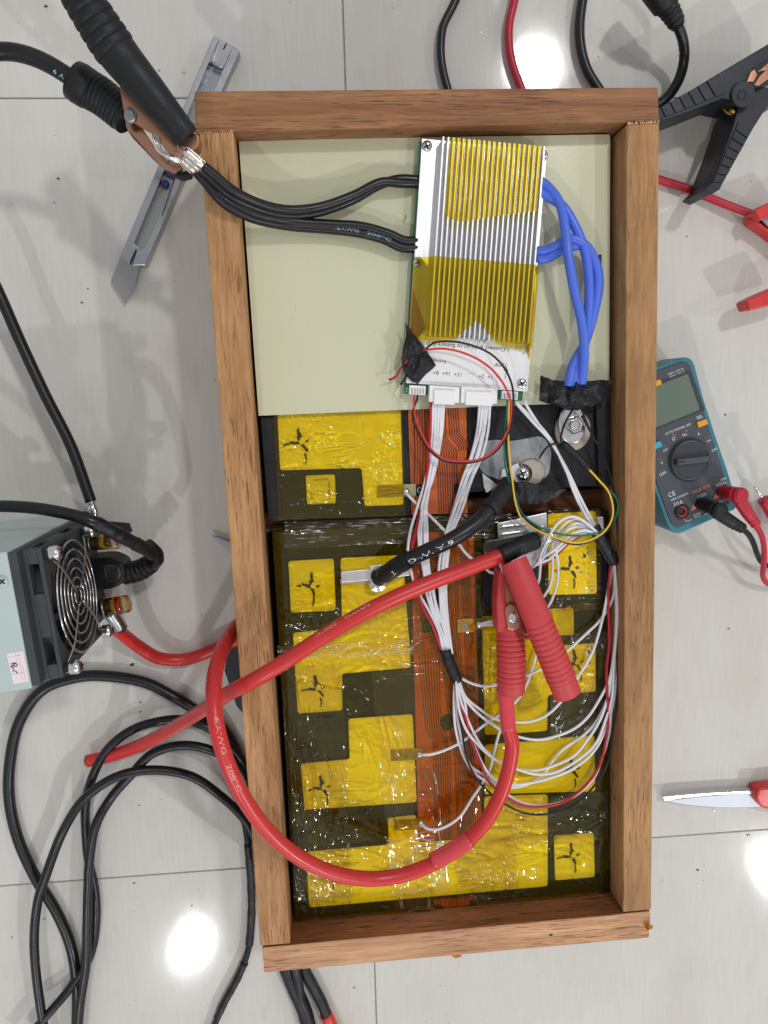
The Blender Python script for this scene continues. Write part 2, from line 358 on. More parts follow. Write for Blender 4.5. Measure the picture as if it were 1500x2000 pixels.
def text_flat(mb, s, a, b, z, hscale=1.0, height=None):
    """printed text whose baseline runs from pixel a to pixel b at height z (mm)"""
    vs, fs = text_mesh(s); x0 = min(v.x for v in vs); x1 = max(v.x for v in vs)
    A = P(a[0], a[1], z); B = P(b[0], b[1], z); X = (B-A).normalized(); k = (B-A).length/(x1-x0); Y = Vector((0, 0, 1)).cross(X)
    ky = k*hscale if height is None else height/1000/.7
    mb.add([A+X*((v.x-x0)*k)+Y*(v.y*ky) for v in vs], fs)
def near(path, px, py, rev=False):
    """mm along the path to its point seen nearest photo pixel px,py"""
    pp = path[::-1] if rev else path; best = (1e9, 0); L = 0
    for i, p in enumerate(pp):
        if i: L += (p-pp[i-1]).length*1000
        q = P(px, py, p.z*1000); d = (q-p).length
        if d < best[0]: best = (d, L)
    return best[1]
def text_on(mb, s, path, r, s0, length, size, ang=0.0, rev=False):
    """text wrapped on a tube: starts s0 mm along path, spans length mm"""
    vs, fs = text_mesh(s); x0 = min(v.x for v in vs); x1 = max(v.x for v in vs); k = length/(x1-x0); kk = size/.7
    pp = path[::-1] if rev else path; L = [0]
    for i in range(1, len(pp)): L.append(L[-1]+(pp[i]-pp[i-1]).length*1000)
    out = []
    for v in vs:
        d = s0+(v.x-x0)*k; i = 0
        while i < len(L)-2 and L[i+1] < d: i += 1
        t = (d-L[i])/max(1e-6, L[i+1]-L[i]); c = pp[i].lerp(pp[i+1], t); T = (pp[i+1]-pp[i]).normalized()
        S = Vector((0, 0, 1)).cross(T).normalized(); U = T.cross(S); a = (v.y*kk-size/2)/r+ang
        out.append(c+(S*math.sin(a)+U*math.cos(a))*((r+.06)/1000))
    mb.add(out, fs)
def sheet(mb, quad, nx, ny, zf, keep=None):
    """grid over px quad (TL,TR,BR,BL); zf(u,v) height in mm"""
    idx = {}; vs = []; fs = []
    def g(i, j):
        if (i, j) not in idx:
            u = i/nx; v = j/ny
            x = (quad[0][0]*(1-u)+quad[1][0]*u)*(1-v)+(quad[3][0]*(1-u)+quad[2][0]*u)*v
            y = (quad[0][1]*(1-u)+quad[1][1]*u)*(1-v)+(quad[3][1]*(1-u)+quad[2][1]*u)*v
            idx[(i, j)] = len(vs); vs.append(P(x, y, zf(u, v)))
        return idx[(i, j)]
    for i in range(nx):
        for j in range(ny):
            if keep and not keep((i+.5)/nx, (j+.5)/ny): continue
            fs.append((g(i, j), g(i+1, j), g(i+1, j+1), g(i, j+1)))
    mb.add(vs, fs, True); return mb
def nz(x, y, s, sd=0): return noise.noise(Vector((x*s, y*s, sd)))
def ribs(r0, r1, a, b, n, depth=.09):
    """radius profile r0->r1 with n ribs between a and b"""
    def f(t):
        r = r0+(r1-r0)*t
        if a < t < b:
            ph = ((t-a)/(b-a)*n) % 1; r *= 1+depth*1.5*(1-abs(2*ph-1)**5)-depth
        return r
    return f

# ================================================================== SETTING: tiled floor
floor = box(MB(), Vector((0, 0, -.0065)), 3600, 3600, 10).build('floor', M_grout, kind='structure')
ta = P(0, 191.5, 0); tb = P(1500, 192, 0); TX = (tb-ta).normalized(); TY = Vector((-TX.y, TX.x, 0))
va = P(674.5, 168, 0); org = ta+TX*((va-ta).dot(TX))      # the joint crossing near the top plank
tm = None; pitch = .600; gap = .0011; k = 0
for i in range(-3, 3):
    for j in range(-3, 3):
        c = org+TX*(pitch*(i+.5))+TY*(pitch*(j+.5))
        if tm is None:
            s = (pitch-gap)*1000; bm_ = box(MB(), Vector((0, 0, -.003)), s, s, 6)
            t = bm_.build('tile', M_tile, floor, bevel=.5); tm = t.data
            tm.transform(Matrix.Translation(rootloc(floor))); 
        else:
            t = bpy.data.objects.new('tile', tm); COL.objects.link(t); t.parent = floor
            md = t.modifiers.new('bevel', 'BEVEL'); md.width = .0005; md.segments = 2
        t.location = c-Vector(floor.location)
        t.rotation_euler = (0, 0, math.atan2(TX.y, TX.x)+(math.pi if (i+j) % 2 else 0))
floor['kind'] = 'structure'

# ================================================================== WOODEN BOX
ZB = 115
bx = thing('wooden_box', 'open rectangular wooden box of four reddish brown planks lying on the tiled floor', 'wooden box', P(900, 1000, 0)*1 )
bx.location.z = 0
plate('plank', [(380, 178), (1285, 170), (1288, 237), (382, 259)], ZB, 0, M_wood_top, bx, .7, label='reddish top end plank with worn dark corner')
plate('plank', [(389, 260.5), (455, 256), (567, 1843), (508, 1848)], ZB+.4, 0, M_wood_left, bx, .7, label='left side plank with long dark pores')
plate('plank', [(1224, 243), (1288, 240), (1272, 1777), (1217, 1782)], ZB+.2, 0, M_wood_right, bx, .7, label='right side plank of pale brown wood')
plate('plank', [(512, 1851), (1270, 1779.5), (1268, 1832), (516, 1900)], ZB, 0, M_wood_bot, bx, .7, label='bottom end plank with a small dark knot')
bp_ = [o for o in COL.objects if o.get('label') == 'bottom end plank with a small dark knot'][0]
bp_.data.materials.append(wood('wood_inner_face', srgb(162, 110, 72), srgb(124, 80, 50), srgb(70, 40, 26), 'x', 8.8))  # darker brown wood colour for this plank's inner face only
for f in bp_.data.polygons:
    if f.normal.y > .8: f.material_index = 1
plate('base_panel', [(470, 270), (1225, 255), (1215, 1780), (572, 1838)], lambda x, y: 6, 1, M_wood_dark, bx)
plate('crossbar', [(500, 1004), (1206, 952), (1206, 1002), (502, 1042)], 74, 6, M_wood_dark, bx, .6)
mb = MB(); sweep(mb, pxpath([(1193, 1500, 100), (1197, 1520, 100), (1195, 1548, 100), (1204, 1566, 100)], 1), .25, 5); mb.build('pen_scribble', M_ink, bx)  # black pen scribble at the right inner wall, drawn as a thin line
# torn fibres at the saw cuts
rnd = random.Random(5); mb = MB()
def fibres(a, b, d, n, z, lmin=2, lmax=7):
    for i in range(n):
        t = rnd.random(); x = a[0]+(b[0]-a[0])*t; y = a[1]+(b[1]-a[1])*t; l = rnd.uniform(lmin, lmax)
        e = (x+d[0]*l+rnd.uniform(-2, 2), y+d[1]*l+rnd.uniform(-1, 1))
        w = rnd.uniform(.5, 1.3); nx_, ny_ = -d[1]*w, d[0]*w
        p = [P(x-nx_, y-ny_, z), P(x+nx_, y+ny_, z), P(e[0], e[1], z+rnd.uniform(.2, 1.2)), P(x, y, z-1)]
        mb.add(p, [(0, 1, 2), (0, 3, 2), (1, 3, 2)])
fibres((389, 261), (455, 257), (0, -1), 46, ZB+.5, 1, 5)
fibres((1226, 243), (1288, 240), (0, -1), 60, ZB+.4, 2, 8)
fibres((515, 1853), (517, 1899), (-1, .2), 34, ZB+.1, 1, 4)
fibres((1269, 1781), (1268, 1806), (1, 0), 16, ZB+.1, 1, 7)
mb.build('torn_fibres', M_fibre, bx, kind='stuff')
lathe(MB(), P(1076, 1826, ZB+.05), [(1.6, 0), (1.3, .12), (.3, .14)], 9, ell=.6, smooth=False).build('knot', M_ink, bx)

# ================================================================== BATTERY MODULES
def circle_mark(cx, cy, z, parent, s=1.0, ang=0.0, full=False):
    c = P(cx, cy, z); mb = MB(); torus(mb, c, 8.8*s, .34, 40, 6); torus(mb, c, 5.6*s, .3, 32, 6); torus(mb, c, 2.0*s, .6, 20, 6)
    mb.build('terminal_ring', M_alusheet, parent)
    rr = random.Random(int(cx*7+cy)); mb = MB()
    for k, (a, l0, l1, w) in enumerate(((ang+1.75, 2.0, 8.8+rr.uniform(-1, 1), 1.15), (ang+3.3+rr.uniform(-.1, .1), 1.9, 8.2, 1.2), (ang+3.35, 8.6, 12.5, .7), (ang-1.35+rr.uniform(-.15, .1), 1.9, 7.8, 1.05), (ang-1.5, 8.2, 15, .6), (ang+2.5, 1.5, 4.2, 1.3), (ang+0.1, 2.0, 4.6, .7))):
        d = Vector((math.cos(a), math.sin(a), 0)); q = Vector((-d.y, d.x, 0)); vs = []; n = 7
        for i in range(n):
            t = i/(n-1); r_ = l0+(l1-l0)*t; ww = w*s*(1-.35*t)*(1+.35*rr.uniform(-1, 1))
            m_ = c+Vector((0, 0, .00042+.00002*k))+d*(r_*s/1000)+q*((.8*math.sin(t*2.6+k*1.7))/1000)
            vs += [m_+q*ww/1000, m_-q*ww/1000]
        mb.add(vs, [(2*i, 2*i+1, 2*i+3, 2*i+2) for i in range(n-1)])
    mb.build('marker_line', M_ink, parent)
def busbar(poly, z, parent, r=6, th=1.0): return plate('busbar', poly, z, z-th, M_alusheet, parent, .25, r, 4)
def notch(cx, cy, z, parent, w=5.2, h=5.6, rot=0.0):
    mb = MB(); c = P(cx, cy, z); X = Vector((math.cos(rot), math.sin(rot), 0)); Y = Vector((-X.y, X.x, 0))
    pts = [c+X*(a*w/1000)+Y*(b*h/1000) for a, b in ((-.5, -.55), (-.5, .5), (.5, .5), (.5, -.55))]
    sweep(mb, spline([pts[0], pts[0].lerp(pts[1], .5), pts[1], pts[1].lerp(pts[2], .5), pts[2], pts[2].lerp(pts[3], .5), pts[3]], 1), .42, 6)
    mb.build('embossed_notch', M_alusheet, parent)
def trace_bundle(mb, pts, n, pitch, w, z):
    """n parallel ribbons following a px polyline; pitch, w in px"""
    for k in range(n):
        o = (k-(n-1)/2)*pitch; L_, R_ = [], []
        for i, p in enumerate(pts):
            a = Vector(pts[max(i-1, 0)]); b = Vector(pts[min(i+1, len(pts)-1)]); d = (b-a).normalized(); nrm = Vector((-d.y, d.x))
            dd = (Vector(pts[i])-Vector(pts[i-1])).normalized() if i else d
            c = 1/max(.5, abs(dd.dot(d)))
            L_.append(P(p[0]+nrm.x*(o*c-w/2), p[1]+nrm.y*(o*c-w/2), z)); R_.append(P(p[0]+nrm.x*(o*c+w/2), p[1]+nrm.y*(o*c+w/2), z))
        m = len(pts); mb.add(L_+R_, [(i, i+1, m+i+1, m+i) for i in range(m-1)])
def dots(mb, poly_box, z, pitch, w, skip=0):
    x0, y0, x1, y1 = poly_box; j = 0; y = y0
    while y < y1:
        x = x0+(pitch/2 if j % 2 else 0)
        while x < x1:
            mb.add([P(x-w, y-w, z), P(x+w, y-w, z), P(x+w, y+w, z), P(x-w, y+w, z)], [(0, 1, 2, 3)]); x += pitch
        y += pitch*.62; j += 1

ZT = 92.0      # busbar height
# ---- upper module
um = thing('battery_module', 'black battery module partly under the beige sheet with one printed yellow sticker', 'battery', P(850, 800, 6))
plate('case', [(480, 300), (1188, 290), (1196, 948), (916, 962), (914, 1004), (527, 1018)], ZT-2.2, 7, M_black, um, .8)
plate('edge_rail', [(508, 814), (540, 813), (552, 1012), (524, 1014)], ZT-.2, ZT-6, M_black, um, .6)
busbar([(539, 760), (781, 750), (788, 986), (712, 989), (706, 914), (547, 919)], ZT, um)
circle_mark(590, 861, ZT+.05, um, 1.0, .05)
notch(669, 896, ZT, um)
mb = MB(); sweep(mb, pxpath([(708, 913, ZT), (784, 908, ZT)]), .5, 6); mb.build('fold_line', M_alusheet, um)
st = plate('sticker', [(597, 929), (654, 927), (656, 983), (600, 985)], ZT+.35, ZT-2.2, M_paper, um, 0, 4)
mb = MB(); text_flat(mb, 'CATL', (611, 975), (609, 962), ZT+.42); text_flat(mb, 'D7220 001 09070', (641, 934), (612, 936), ZT+.42, 1.2)
text_flat(mb, '1758208C070F0', (646, 975), (644, 940), ZT+.42, 1.1); mb.build('lettering', M_print, st)
def tab(px0, py0, px1, py1, h, z, parent, name='sense_tab'):
    """thin nickel tab with weld dots and a solder blob at its right end"""
    o = plate(name, [(px0, py0-h/2), (px1, py1-h/2), (px1, py1+h/2), (px0, py0+h/2)], z+.5, z-.2, mat('nickel_tab', (.45, .40, .26, 1), .5, metal=.5, bump=.2), parent)
    mb = MB()
    for i in range(6):
        for j in range(3):
            x = px0+(px1-px0)*(.32+.085*i); y = py0+(py1-py0)*.5+(j-1)*h*.22
            c = P(x, y, z+.52); lathe(mb, c, [(.42, 0), (.3, .12), (.08, .14)], 6, smooth=False)
    mb.build('weld_dot', M_dsteel, o); return o
def solder(px, py, z, parent, r=2.2):
    mb = MB(); c = P(px, py, z); rr = random.Random(int(px))
    lathe(mb, c, [(r*1.1, 0), (r, r*.35), (r*.6, r*.75), (r*.15, r*.9)], 14, ell=1.2); mb.build('solder_joint', M_steel, parent)
tab(736, 960, 812, 957, 24, ZT, um)
solder(793, 961, ZT+.5, um)
# flex circuit
fx = plate('flex_circuit', [(797, 790), (911, 786), (913, 1002), (804, 1005)], ZT-.9, ZT-2.4, M_flex, um)
mb = MB(); zt = ZT-.82
trace_bundle(mb, [(818, 790), (821, 880), (820, 940), (824, 1003)], 5, 5.2, 2.6, zt)
trace_bundle(mb, [(850, 790), (853, 860), (872, 884), (874, 935), (876, 1002)], 9, 4.6, 2.4, zt)
trace_bundle(mb, [(884, 790), (888, 850), (905, 870), (906, 880)], 5, 4.6, 2.4, zt)
dots(mb, (802, 820, 812, 960), zt, 4.2, 1.0); dots(mb, (884, 900, 908, 998), zt, 4.6, 1.0)
text_flat(mb, 'D/NTC2', (817, 912), (819, 940), zt, 1.0)
mb.build('copper_trace', M_trace, fx, kind='stuff')
plate('lug_hole', rounded([(886, 945), (900, 944), (901, 965), (887, 966)], 9), ZT-.7, ZT-1.2, M_black, fx)
mb = MB(); torus(mb, P(820, 957, ZT+.3), 1.6, .45, 16, 6); mb.build('chip_ring', M_steel, um)
plate('chip', [(812, 947), (830, 946), (831, 968), (813, 969)], ZT+.2, ZT-1.2, M_black2, um)
# right hand side: moulded terminal cover and bolts
plate('terminal_cover', [(912, 790), (1166, 780), (1180, 950), (918, 952)], ZT-1.0, ZT-3, M_black, um, .6, 6)
plate('dust_patch', [(920, 872), (960, 858), (1000, 862), (1060, 850), (1078, 880), (1072, 930), (1040, 946), (985, 940), (942, 925)], ZT-.78, ZT-1.1, M_powder, um, 0, 14)
plate('side_rail', [(1164, 790), (1190, 788), (1196, 946), (1170, 948)], ZT+3, ZT-6, M_black, um, .8)
c = P(1117, 840, ZT-1); mb = MB(); lathe(mb, c, [(12.2, 0), (12.2, 2.2), (11.4, 3.0)], 36, ell=1.12); mb.build('insulating_washer', M_beige, um)
plate('bracket', [(980, 918), (1012, 905), (1024, 940), (1006, 948), (977, 946)], ZT+1.5, ZT, M_alu, um, .2)
plate('bracket', [(942, 924), (972, 948), (950, 962), (945, 950)], ZT+1.2, ZT-.4, M_alu, um, .2)
mb = MB(); lathe(mb, P(1036, 922, ZT-.6), [(10.5, 0), (9.5, .8), (5, 1.4), (1, 1.5)], 11, ell=.9); mb.build('glue_blob', M_beige, um)
sc = lathe(MB(), P(1020, 925, ZT+.6), [(6.6, 0), (6.6, .8), (4.8, .8), (4.8, 2.2), (4.2, 3.2), (1, 3.6)], 24).build('screw', M_steel, um)
mb = MB(); cc = P(1020, 925, ZT+4.3)
for a in (.5, 2.07): box(mb, cc, 5.6, 1.1, .25, Vector((math.cos(a), math.sin(a), 0)), Vector((-math.sin(a), math.cos(a), 0)))
mb.build('cross_slot', M_hole, sc)
# ---- lower module
lm = thing('battery_module', 'large battery module under crinkled amber film in the lower part of the box', 'battery', P(870, 1400, 6))
plate('case', [(530, 1032), (800, 1018), (960, 1012), (1186, 996), (1194, 1745), (578, 1806)], ZT-2.6, 7, M_black, lm, .8)
plate('edge_rail', [(536, 1040), (556, 1040), (600, 1795), (580, 1797)], ZT-.5, ZT-6, M_black, lm, .6)
plate('edge_rail', [(1168, 1010), (1186, 1010), (1190, 1742), (1170, 1744)], ZT-.5, ZT-6, M_black, lm, .6)
busbar([(563, 1096), (652, 1091), (656, 1192), (568, 1197)], ZT, lm)
busbar([(665, 1090), (787, 1084), (803, 1304), (668, 1316), (669, 1388), (581, 1394), (572, 1236), (668, 1228)], ZT, lm)
busbar([(680, 1404), (806, 1395), (814, 1567), (595, 1582), (587, 1492), (683, 1483)], ZT, lm)
busbar([(757, 1598), (813, 1592), (818, 1646), (946, 1634), (946, 1556), (1070, 1552), (1070, 1731), (604, 1773), (597, 1664), (760, 1650)], ZT, lm)
busbar([(1070, 1004), (1164, 998), (1166, 1160), (1072, 1162)], ZT, lm)
busbar([(941, 1204), (1076, 1196), (1076, 1262), (1163, 1256), (1164, 1351), (1070, 1358), (1069, 1428), (947, 1436)], ZT, lm)
busbar([(947, 1455), (1161, 1436), (1163, 1546), (1072, 1548), (947, 1552)], ZT, lm)
busbar([(1082, 1632), (1160, 1626), (1162, 1713), (1084, 1720)], ZT, lm)
for cx, cy, a in ((612, 1143, -.15), (622, 1342, 0), (633, 1536, .05), (646, 1704, 0), (1118, 1108, 0), (1128, 1292, .1), (1120, 1500, 0), (1120, 1669, 0)): circle_mark(cx, cy, ZT+.05, lm, 1.0 if cx > 700 else .95, a)
for cx, cy in ((706, 1560), (742, 1750)): notch(cx, cy, ZT, lm, 6.2, 6)
mb = MB(); sweep(mb, pxpath([(808, 1450, ZT), (752, 1455, ZT), (750, 1480, ZT), (752, 1508, ZT), (812, 1504, ZT)]), .5, 6); mb.build('pressed_outline', M_alusheet, lm)
mb = MB()
for y in (1412, 1420): sweep(mb, pxpath([(682, y+5, ZT), (805, y-4, ZT)]), .45, 6)
for y in (1632, ): sweep(mb, pxpath([(760, 1640, ZT), (814, 1637, ZT)]), .4, 6)
for y in (1385, 1410): sweep(mb, pxpath([(948, y+8, ZT), (1068, y, ZT)]), .45, 6)
mb.build('fold_line', M_alusheet, lm)
tab(763, 1476, 826, 1472, 22, ZT, lm); solder(820, 1474, ZT+.5, lm); tab(770, 1612, 830, 1609, 21, ZT, lm); solder(822, 1609, ZT+.5, lm)
tab(895, 1222, 950, 1218, 22, ZT, lm); solder(936, 1220, ZT+.5, lm)
plate('sticker', [(1070, 1190), (1120, 1188), (1121, 1240), (1072, 1242)], ZT-1.2, ZT-2.5, M_paper, lm, 0, 4)
fx = plate('flex_circuit', [(802, 1042), (925, 1036), (941, 1634), (818, 1643)], ZT-.7, ZT-2.4, M_flex, lm)
mb = MB(); zt = ZT-.62
trace_bundle(mb, [(834, 1052), (840, 1230), (862, 1262), (838, 1285), (846, 1420), (862, 1445), (866, 1640)], 8, 4.2, 2.1, zt)
trace_bundle(mb, [(872, 1048), (878, 1230), (884, 1300), (896, 1420), (906, 1470), (912, 1636)], 9, 4.4, 2.2, zt)
trace_bundle(mb, [(905, 1046), (914, 1200), (922, 1420), (928, 1480)], 5, 4.0, 2.0, zt)
dots(mb, (812, 1190, 830, 1280), zt, 4.2, 1.0); dots(mb, (890, 1120, 918, 1200), zt, 4.2, 1.0); dots(mb, (905, 1300, 925, 1400), zt, 4.4, 1.0); dots(mb, (822, 1500, 850, 1560), zt, 4.4, 1.0)
text_flat(mb, 'P2 NTC', (866, 1440), (869, 1480), zt); text_flat(mb, 'V04', (838, 1575), (840, 1595), zt); text_flat(mb, 'JZONN', (851, 1590), (853, 1612), zt)
mb.build('copper_trace', M_trace, fx, kind='stuff')
for x, y, r in ((834, 1224, 2.6), (873, 1411, 3.6)):
    mb = MB(); c = P(x, y, ZT-.5); lathe(mb, c, [(r*1.25, 0), (r*1.25, .5), (r, .7), (r*.4, .5)], 20, ell=1.35); mb.build('rivet', M_pcb if r < 3 else M_fanpl, fx)
c = P(906, 1222, ZT+.9); pl = plate('sensor_pad', [(893, 1210), (928, 1208), (928, 1234), (893, 1236)], ZT+.9, ZT-1, mat('amber_pad', srgb(190, 140, 20), .3), lm, .2)
mb = MB(); box(mb, P(907, 1222, ZT+1.1), 3.2, 4.4, .5); mb.build('sensor_chip', M_dsteel, pl)
plate('flex_tail', [(848, 1759), (930, 1751), (933, 1770), (852, 1778)], ZT-1.2, ZT-3, M_flex, lm)
mb = MB(); trace_bundle(mb, [(890, 1752), (893, 1775)], 15, 5.2, 2.4, ZT-1.1); mb.build('copper_trace', M_trace, lm, kind='stuff')
for x, y in ((857, 1772), (924, 1764)):
    lathe(MB(), P(x, y, ZT-1.2), [(2.8, 0), (2.6, 1.2), (1, 1.8)], 12).build('stud', M_black2, lm)
# dark well behind the clamp
plate('terminal_well', [(948, 1012), (1000, 1010), (1000, 1196), (942, 1200)], ZT+.4, ZT-2.5, M_black, lm, .3)
# aluminium terminal bar and bracket
tb_ = plate('terminal_bar', [(666, 1117), (742, 1110), (800, 1108), (802, 1124), (742, 1132), (667, 1138)], ZT+6, ZT, M_alu, lm, .5)
plate('terminal_bar', [(664, 1132), (760, 1125), (762, 1134), (666, 1142)], ZT+2, ZT, M_beige, lm, .3)
br = plate('terminal_bracket', [(972, 1022), (1068, 1001), (1070, 1080), (1042, 1112), (1010, 1106), (976, 1100)], ZT+8, ZT+6.5, M_alu, lm, .4, 3)
for k_, (ax, ay, bx_, by) in enumerate(((974, 1030, 1028, 1024), (974, 1045, 1026, 1038))):
    mb = MB(); sweep(mb, pxpath([(ax, ay, ZT+8.4), (bx_, by, ZT+8.4)]), 1.6, 8, flat=.5); mb.build('pressed_step', M_alu, br)
mb = MB(); lathe(mb, P(1062, 1046, ZT+8), [(6.5, 0), (6.5, 1), (5, 1), (5, 6), (3.4, 6.6), (3.2, 9), (1, 9.4)], 8, smooth=False); mb.build('nut', M_steel, br)
plate('terminal_post', [(1168, 1010), (1179, 1009), (1180, 1036), (1169, 1037)], ZT+5, ZT-2, M_alu, lm, .4)

# ---- crinkled polyimide film over the modules
def crinkle(sd, amp=.42):
    def z(u, v):
        x = u*7; y = v*8
        a = nz(x, y, 1.1, sd); wx = x+.5*nz(x, y, .9, sd+2); wy = y+.5*nz(x, y, .8, sd+3)
        g1 = max(0, nz(x, y, .55, sd+20)+.12); g2 = max(0, nz(x, y, .6, sd+31)+.1)
        r1 = max(0, 1-abs(nz(wx*.5, wy*2.2, 1.3, sd+9))*11); r2 = max(0, 1-abs(nz(wx*2.4, wy*.5, 1.2, sd+14))*11); r3 = max(0, 1-abs(nz(wx, wy, 4.2, sd+17))*6)
        return ZT+.75+amp*a*.9+amp*3.0*(r1*g1*2+r2*g2*2)+amp*1.5*r3*(g1+g2)
    return z
mb = MB(); zf = crinkle(3)
def zlow(u, v):
    z = zf(u, v)
    e = min(u, 1-u)*640; t = (v)*760
    if e < 14: z -= (14-e)*.12
    if t < 16: z -= (16-t)*.35
    return z
sheet(mb, [(532, 1026), (1190, 990), (1192, 1752), (576, 1800)], 220, 250, zlow, keep=lambda u, v: not (u > .617+.004*math.sin(v*90) and v < .245+.004*math.sin(u*60)))
mb.build('protective_film', M_kap, lm)
for q_, sd_ in (([(540, 1262), (806, 1250), (808, 1278), (542, 1290)], 51), ([(560, 1300), (668, 1296), (690, 1790), (578, 1796)], 52), ([(712, 1180), (815, 1176), (880, 1768), (770, 1776)], 53),
                ([(948, 1560), (1186, 1545), (1188, 1640), (950, 1658)], 54), ([(890, 1640), (1010, 1634), (1012, 1752), (894, 1762)], 55), ([(556, 1020), (1000, 1002), (1000, 1050), (556, 1072)], 56), ([(1072, 1240), (1188, 1232), (1190, 1440), (1076, 1448)], 57)):
    mb = MB(); zq = crinkle(sd_, .55); sheet(mb, q_, 70, 70, lambda u, v: zq(u, v)+.95); mb.build('film_strip', M_kapstrip, lm)
mb = MB(); zf3 = crinkle(29, .6)
sheet(mb, [(1062, 998), (1172, 992), (1174, 1190), (1066, 1196)], 50, 90, zf3)
mb.build('protective_film', M_kap, lm)
mb = MB(); zf4 = crinkle(41, .4)
sheet(mb, [(534, 806), (786, 796), (792, 1008), (544, 1014)], 110, 100, zf4)
mb.build('protective_film', M_kap, um)

# ================================================================== FIBREGLASS SHEET
plt = plate('insulation_sheet', [(466, 274), (1190, 262), (1192, 268), (1190, 786), (1052, 790), (505, 812)], ZT+5, ZT+3, M_fr4, bevel=.2)
tag(plt, 'pale greenish beige fibreglass sheet lying under the finned circuit board', 'insulation sheet')
plate('slot', [(1169, 497), (1175, 497), (1175, 542), (1168, 542)], ZT+5.04, ZT+4.8, M_hole, plt)
mb = MB(); sweep(mb, pxpath([(788, 432, ZT+5.05), (793, 424, ZT+5.05), (791, 420, ZT+5.05)], 1), .22, 5, flat=.15); mb.build('pen_mark', M_blueink, plt)
M_scr = mat('pale_scratch', (.78, .78, .72, 1), .4); rq = random.Random(12); mb = MB()
for cx_, cy_, n_, L_, a_ in ((1128, 322, 7, 22, 2.1), (1150, 345, 5, 26, 2.0), (1030, 290, 4, 12, 2.3), (565, 735, 3, 24, 2.6), (545, 770, 2, 16, 2.6), (700, 520, 3, 10, .4), (1120, 700, 4, 12, 1.2), (600, 330, 3, 9, .1)):
    for i_ in range(n_):
        x_ = cx_+rq.uniform(-14, 14); y_ = cy_+rq.uniform(-12, 12); a2 = a_+rq.uniform(-.15, .15); l_ = L_*rq.uniform(.3, 1)
        ex, ey = math.cos(a2)*l_, -math.sin(a2)*l_; w_ = rq.uniform(.15, .45)
        mb.add([P(x_-ex/2, y_-ey/2, ZT+5.03), P(x_+w_, y_+w_, ZT+5.03), P(x_+ex/2, y_+ey/2, ZT+5.03), P(x_-w_, y_-w_, ZT+5.03)], [(0, 1, 2, 3)])
mb.build('scratches', M_scr, plt, kind='stuff')
mb = MB()
for i_ in range(60):
    x_ = rq.uniform(490, 1180); y_ = rq.uniform(285, 780)
    if 780 < x_ < 1075: continue
    lathe(mb, P(x_, y_, ZT+5.02), [(rq.uniform(.12, .35), 0), (.1, .15)], 5, smooth=False)
mb.build('dust_specks', mat('dust_grey', (.2, .19, .17, 1), .9), plt, kind='stuff')

# ================================================================== PROTECTION BOARD WITH HEAT SINK
Z0 = ZT+14        # top of the aluminium plate
bq = [(824, 270), (1069, 294), (1030, 765), (793, 748)]
bms = thing('battery_protection_board', 'finned aluminium protection board with two strips of amber tape and a white label', 'circuit board', P(930, 520, ZT+5))
plate('circuit_board', [(818, 276), (1060, 300), (1020, 783), (789, 769)], Z0-3, Z0-5, M_pcb, bms)
plate('heat_sink_base', bq, Z0, Z0-2.5, M_alu, bms, .3)
plate('spacer', [(830, 300), (1052, 320), (1018, 740), (808, 730)], Z0-5, ZT+5.1, M_black2, bms)
def Q(u, v):     # u across (0 left,1 right), v down, px on the board
    a, b, c, d = bq
    return ((a[0]*(1-u)+b[0]*u)*(1-v)+(d[0]*(1-u)+c[0]*u)*v, (a[1]*(1-u)+b[1]*u)*(1-v)+(d[1]*(1-u)+c[1]*u)*v)
FH = 9.0; NF = 21
U0, U1 = .155, .945; VE = .805
def fu(i): return U0+(U1-U0)*i/(NF-1)
fin0 = None
for i in range(NF):
    mb = MB(); u = fu(i); a = P(*Q(u, .005), Z0); b = P(*Q(u, VE), Z0)
    d = (b-a).normalized(); q = Vector((-d.y, d.x, 0)); hw = .00042
    up = Vector((0, 0, FH/1000)); vs = [a-q*hw, a+q*hw, b+q*hw, b-q*hw]; vs += [v+up for v in vs]
    mb.add(vs, [(0, 1, 2, 3), (4, 5, 6, 7), (0, 1, 5, 4), (1, 2, 6, 5), (2, 3, 7, 6), (3, 0, 4, 7)])
    mb.build('fin', M_fin, bms)
def machine_screw(px, py, z, parent, r=3.3, m=M_steel, a0=.4):
    s = lathe(MB(), P(px, py, z), [(r, 0), (r*.97, .6), (r*.75, 1.2), (r*.3, 1.5)], 20).build('screw', m, parent)
    mb = MB(); cc = P(px, py, z+1.45)
    for a in (a0, a0+math.pi/2): box(mb, cc, r*1.25, r*.3, .35, Vector((math.cos(a), math.sin(a), 0)), Vector((-math.sin(a), math.cos(a), 0)))
    mb.build('cross_slot', M_hole, s)
for x, y in ((834, 285), (1060, 304), (817, 512), (1041, 528), (1019, 749)): machine_screw(x, y, Z0, bms)
# paper label (printed upside down in the photo)
lab = plate('paper_label', [(818, 636), (1008, 650), (1000, 756), (797, 743)], Z0+.35, Z0, M_paper, bms)
mb = MB(); zl = Z0+.42
text_flat(mb, 'Balance wire', (949, 660), (893, 653), zl)
text_flat(mb, '1.Connect B-(blue) to Battery first', (994, 679), (833, 668), zl)
text_flat(mb, 'TEMP', (991, 710), (966, 708), zl); text_flat(mb, 'Activation', (872, 704), (834, 701), zl)
text_flat(mb, '1-  1+  2+   ......   15+  16+  B+', (976, 734), (846, 724), zl)
mb.build('lettering', M_print, lab)
mb = MB(); sweep(mb, pxpath([(989, 722, zl), (987, 740, zl)]), .18, 4, flat=.2); mb.add([P(984, 724, zl), P(993, 725, zl), P(989, 718, zl)], [(0, 1, 2)]); mb.build('arrow', M_print, lab)
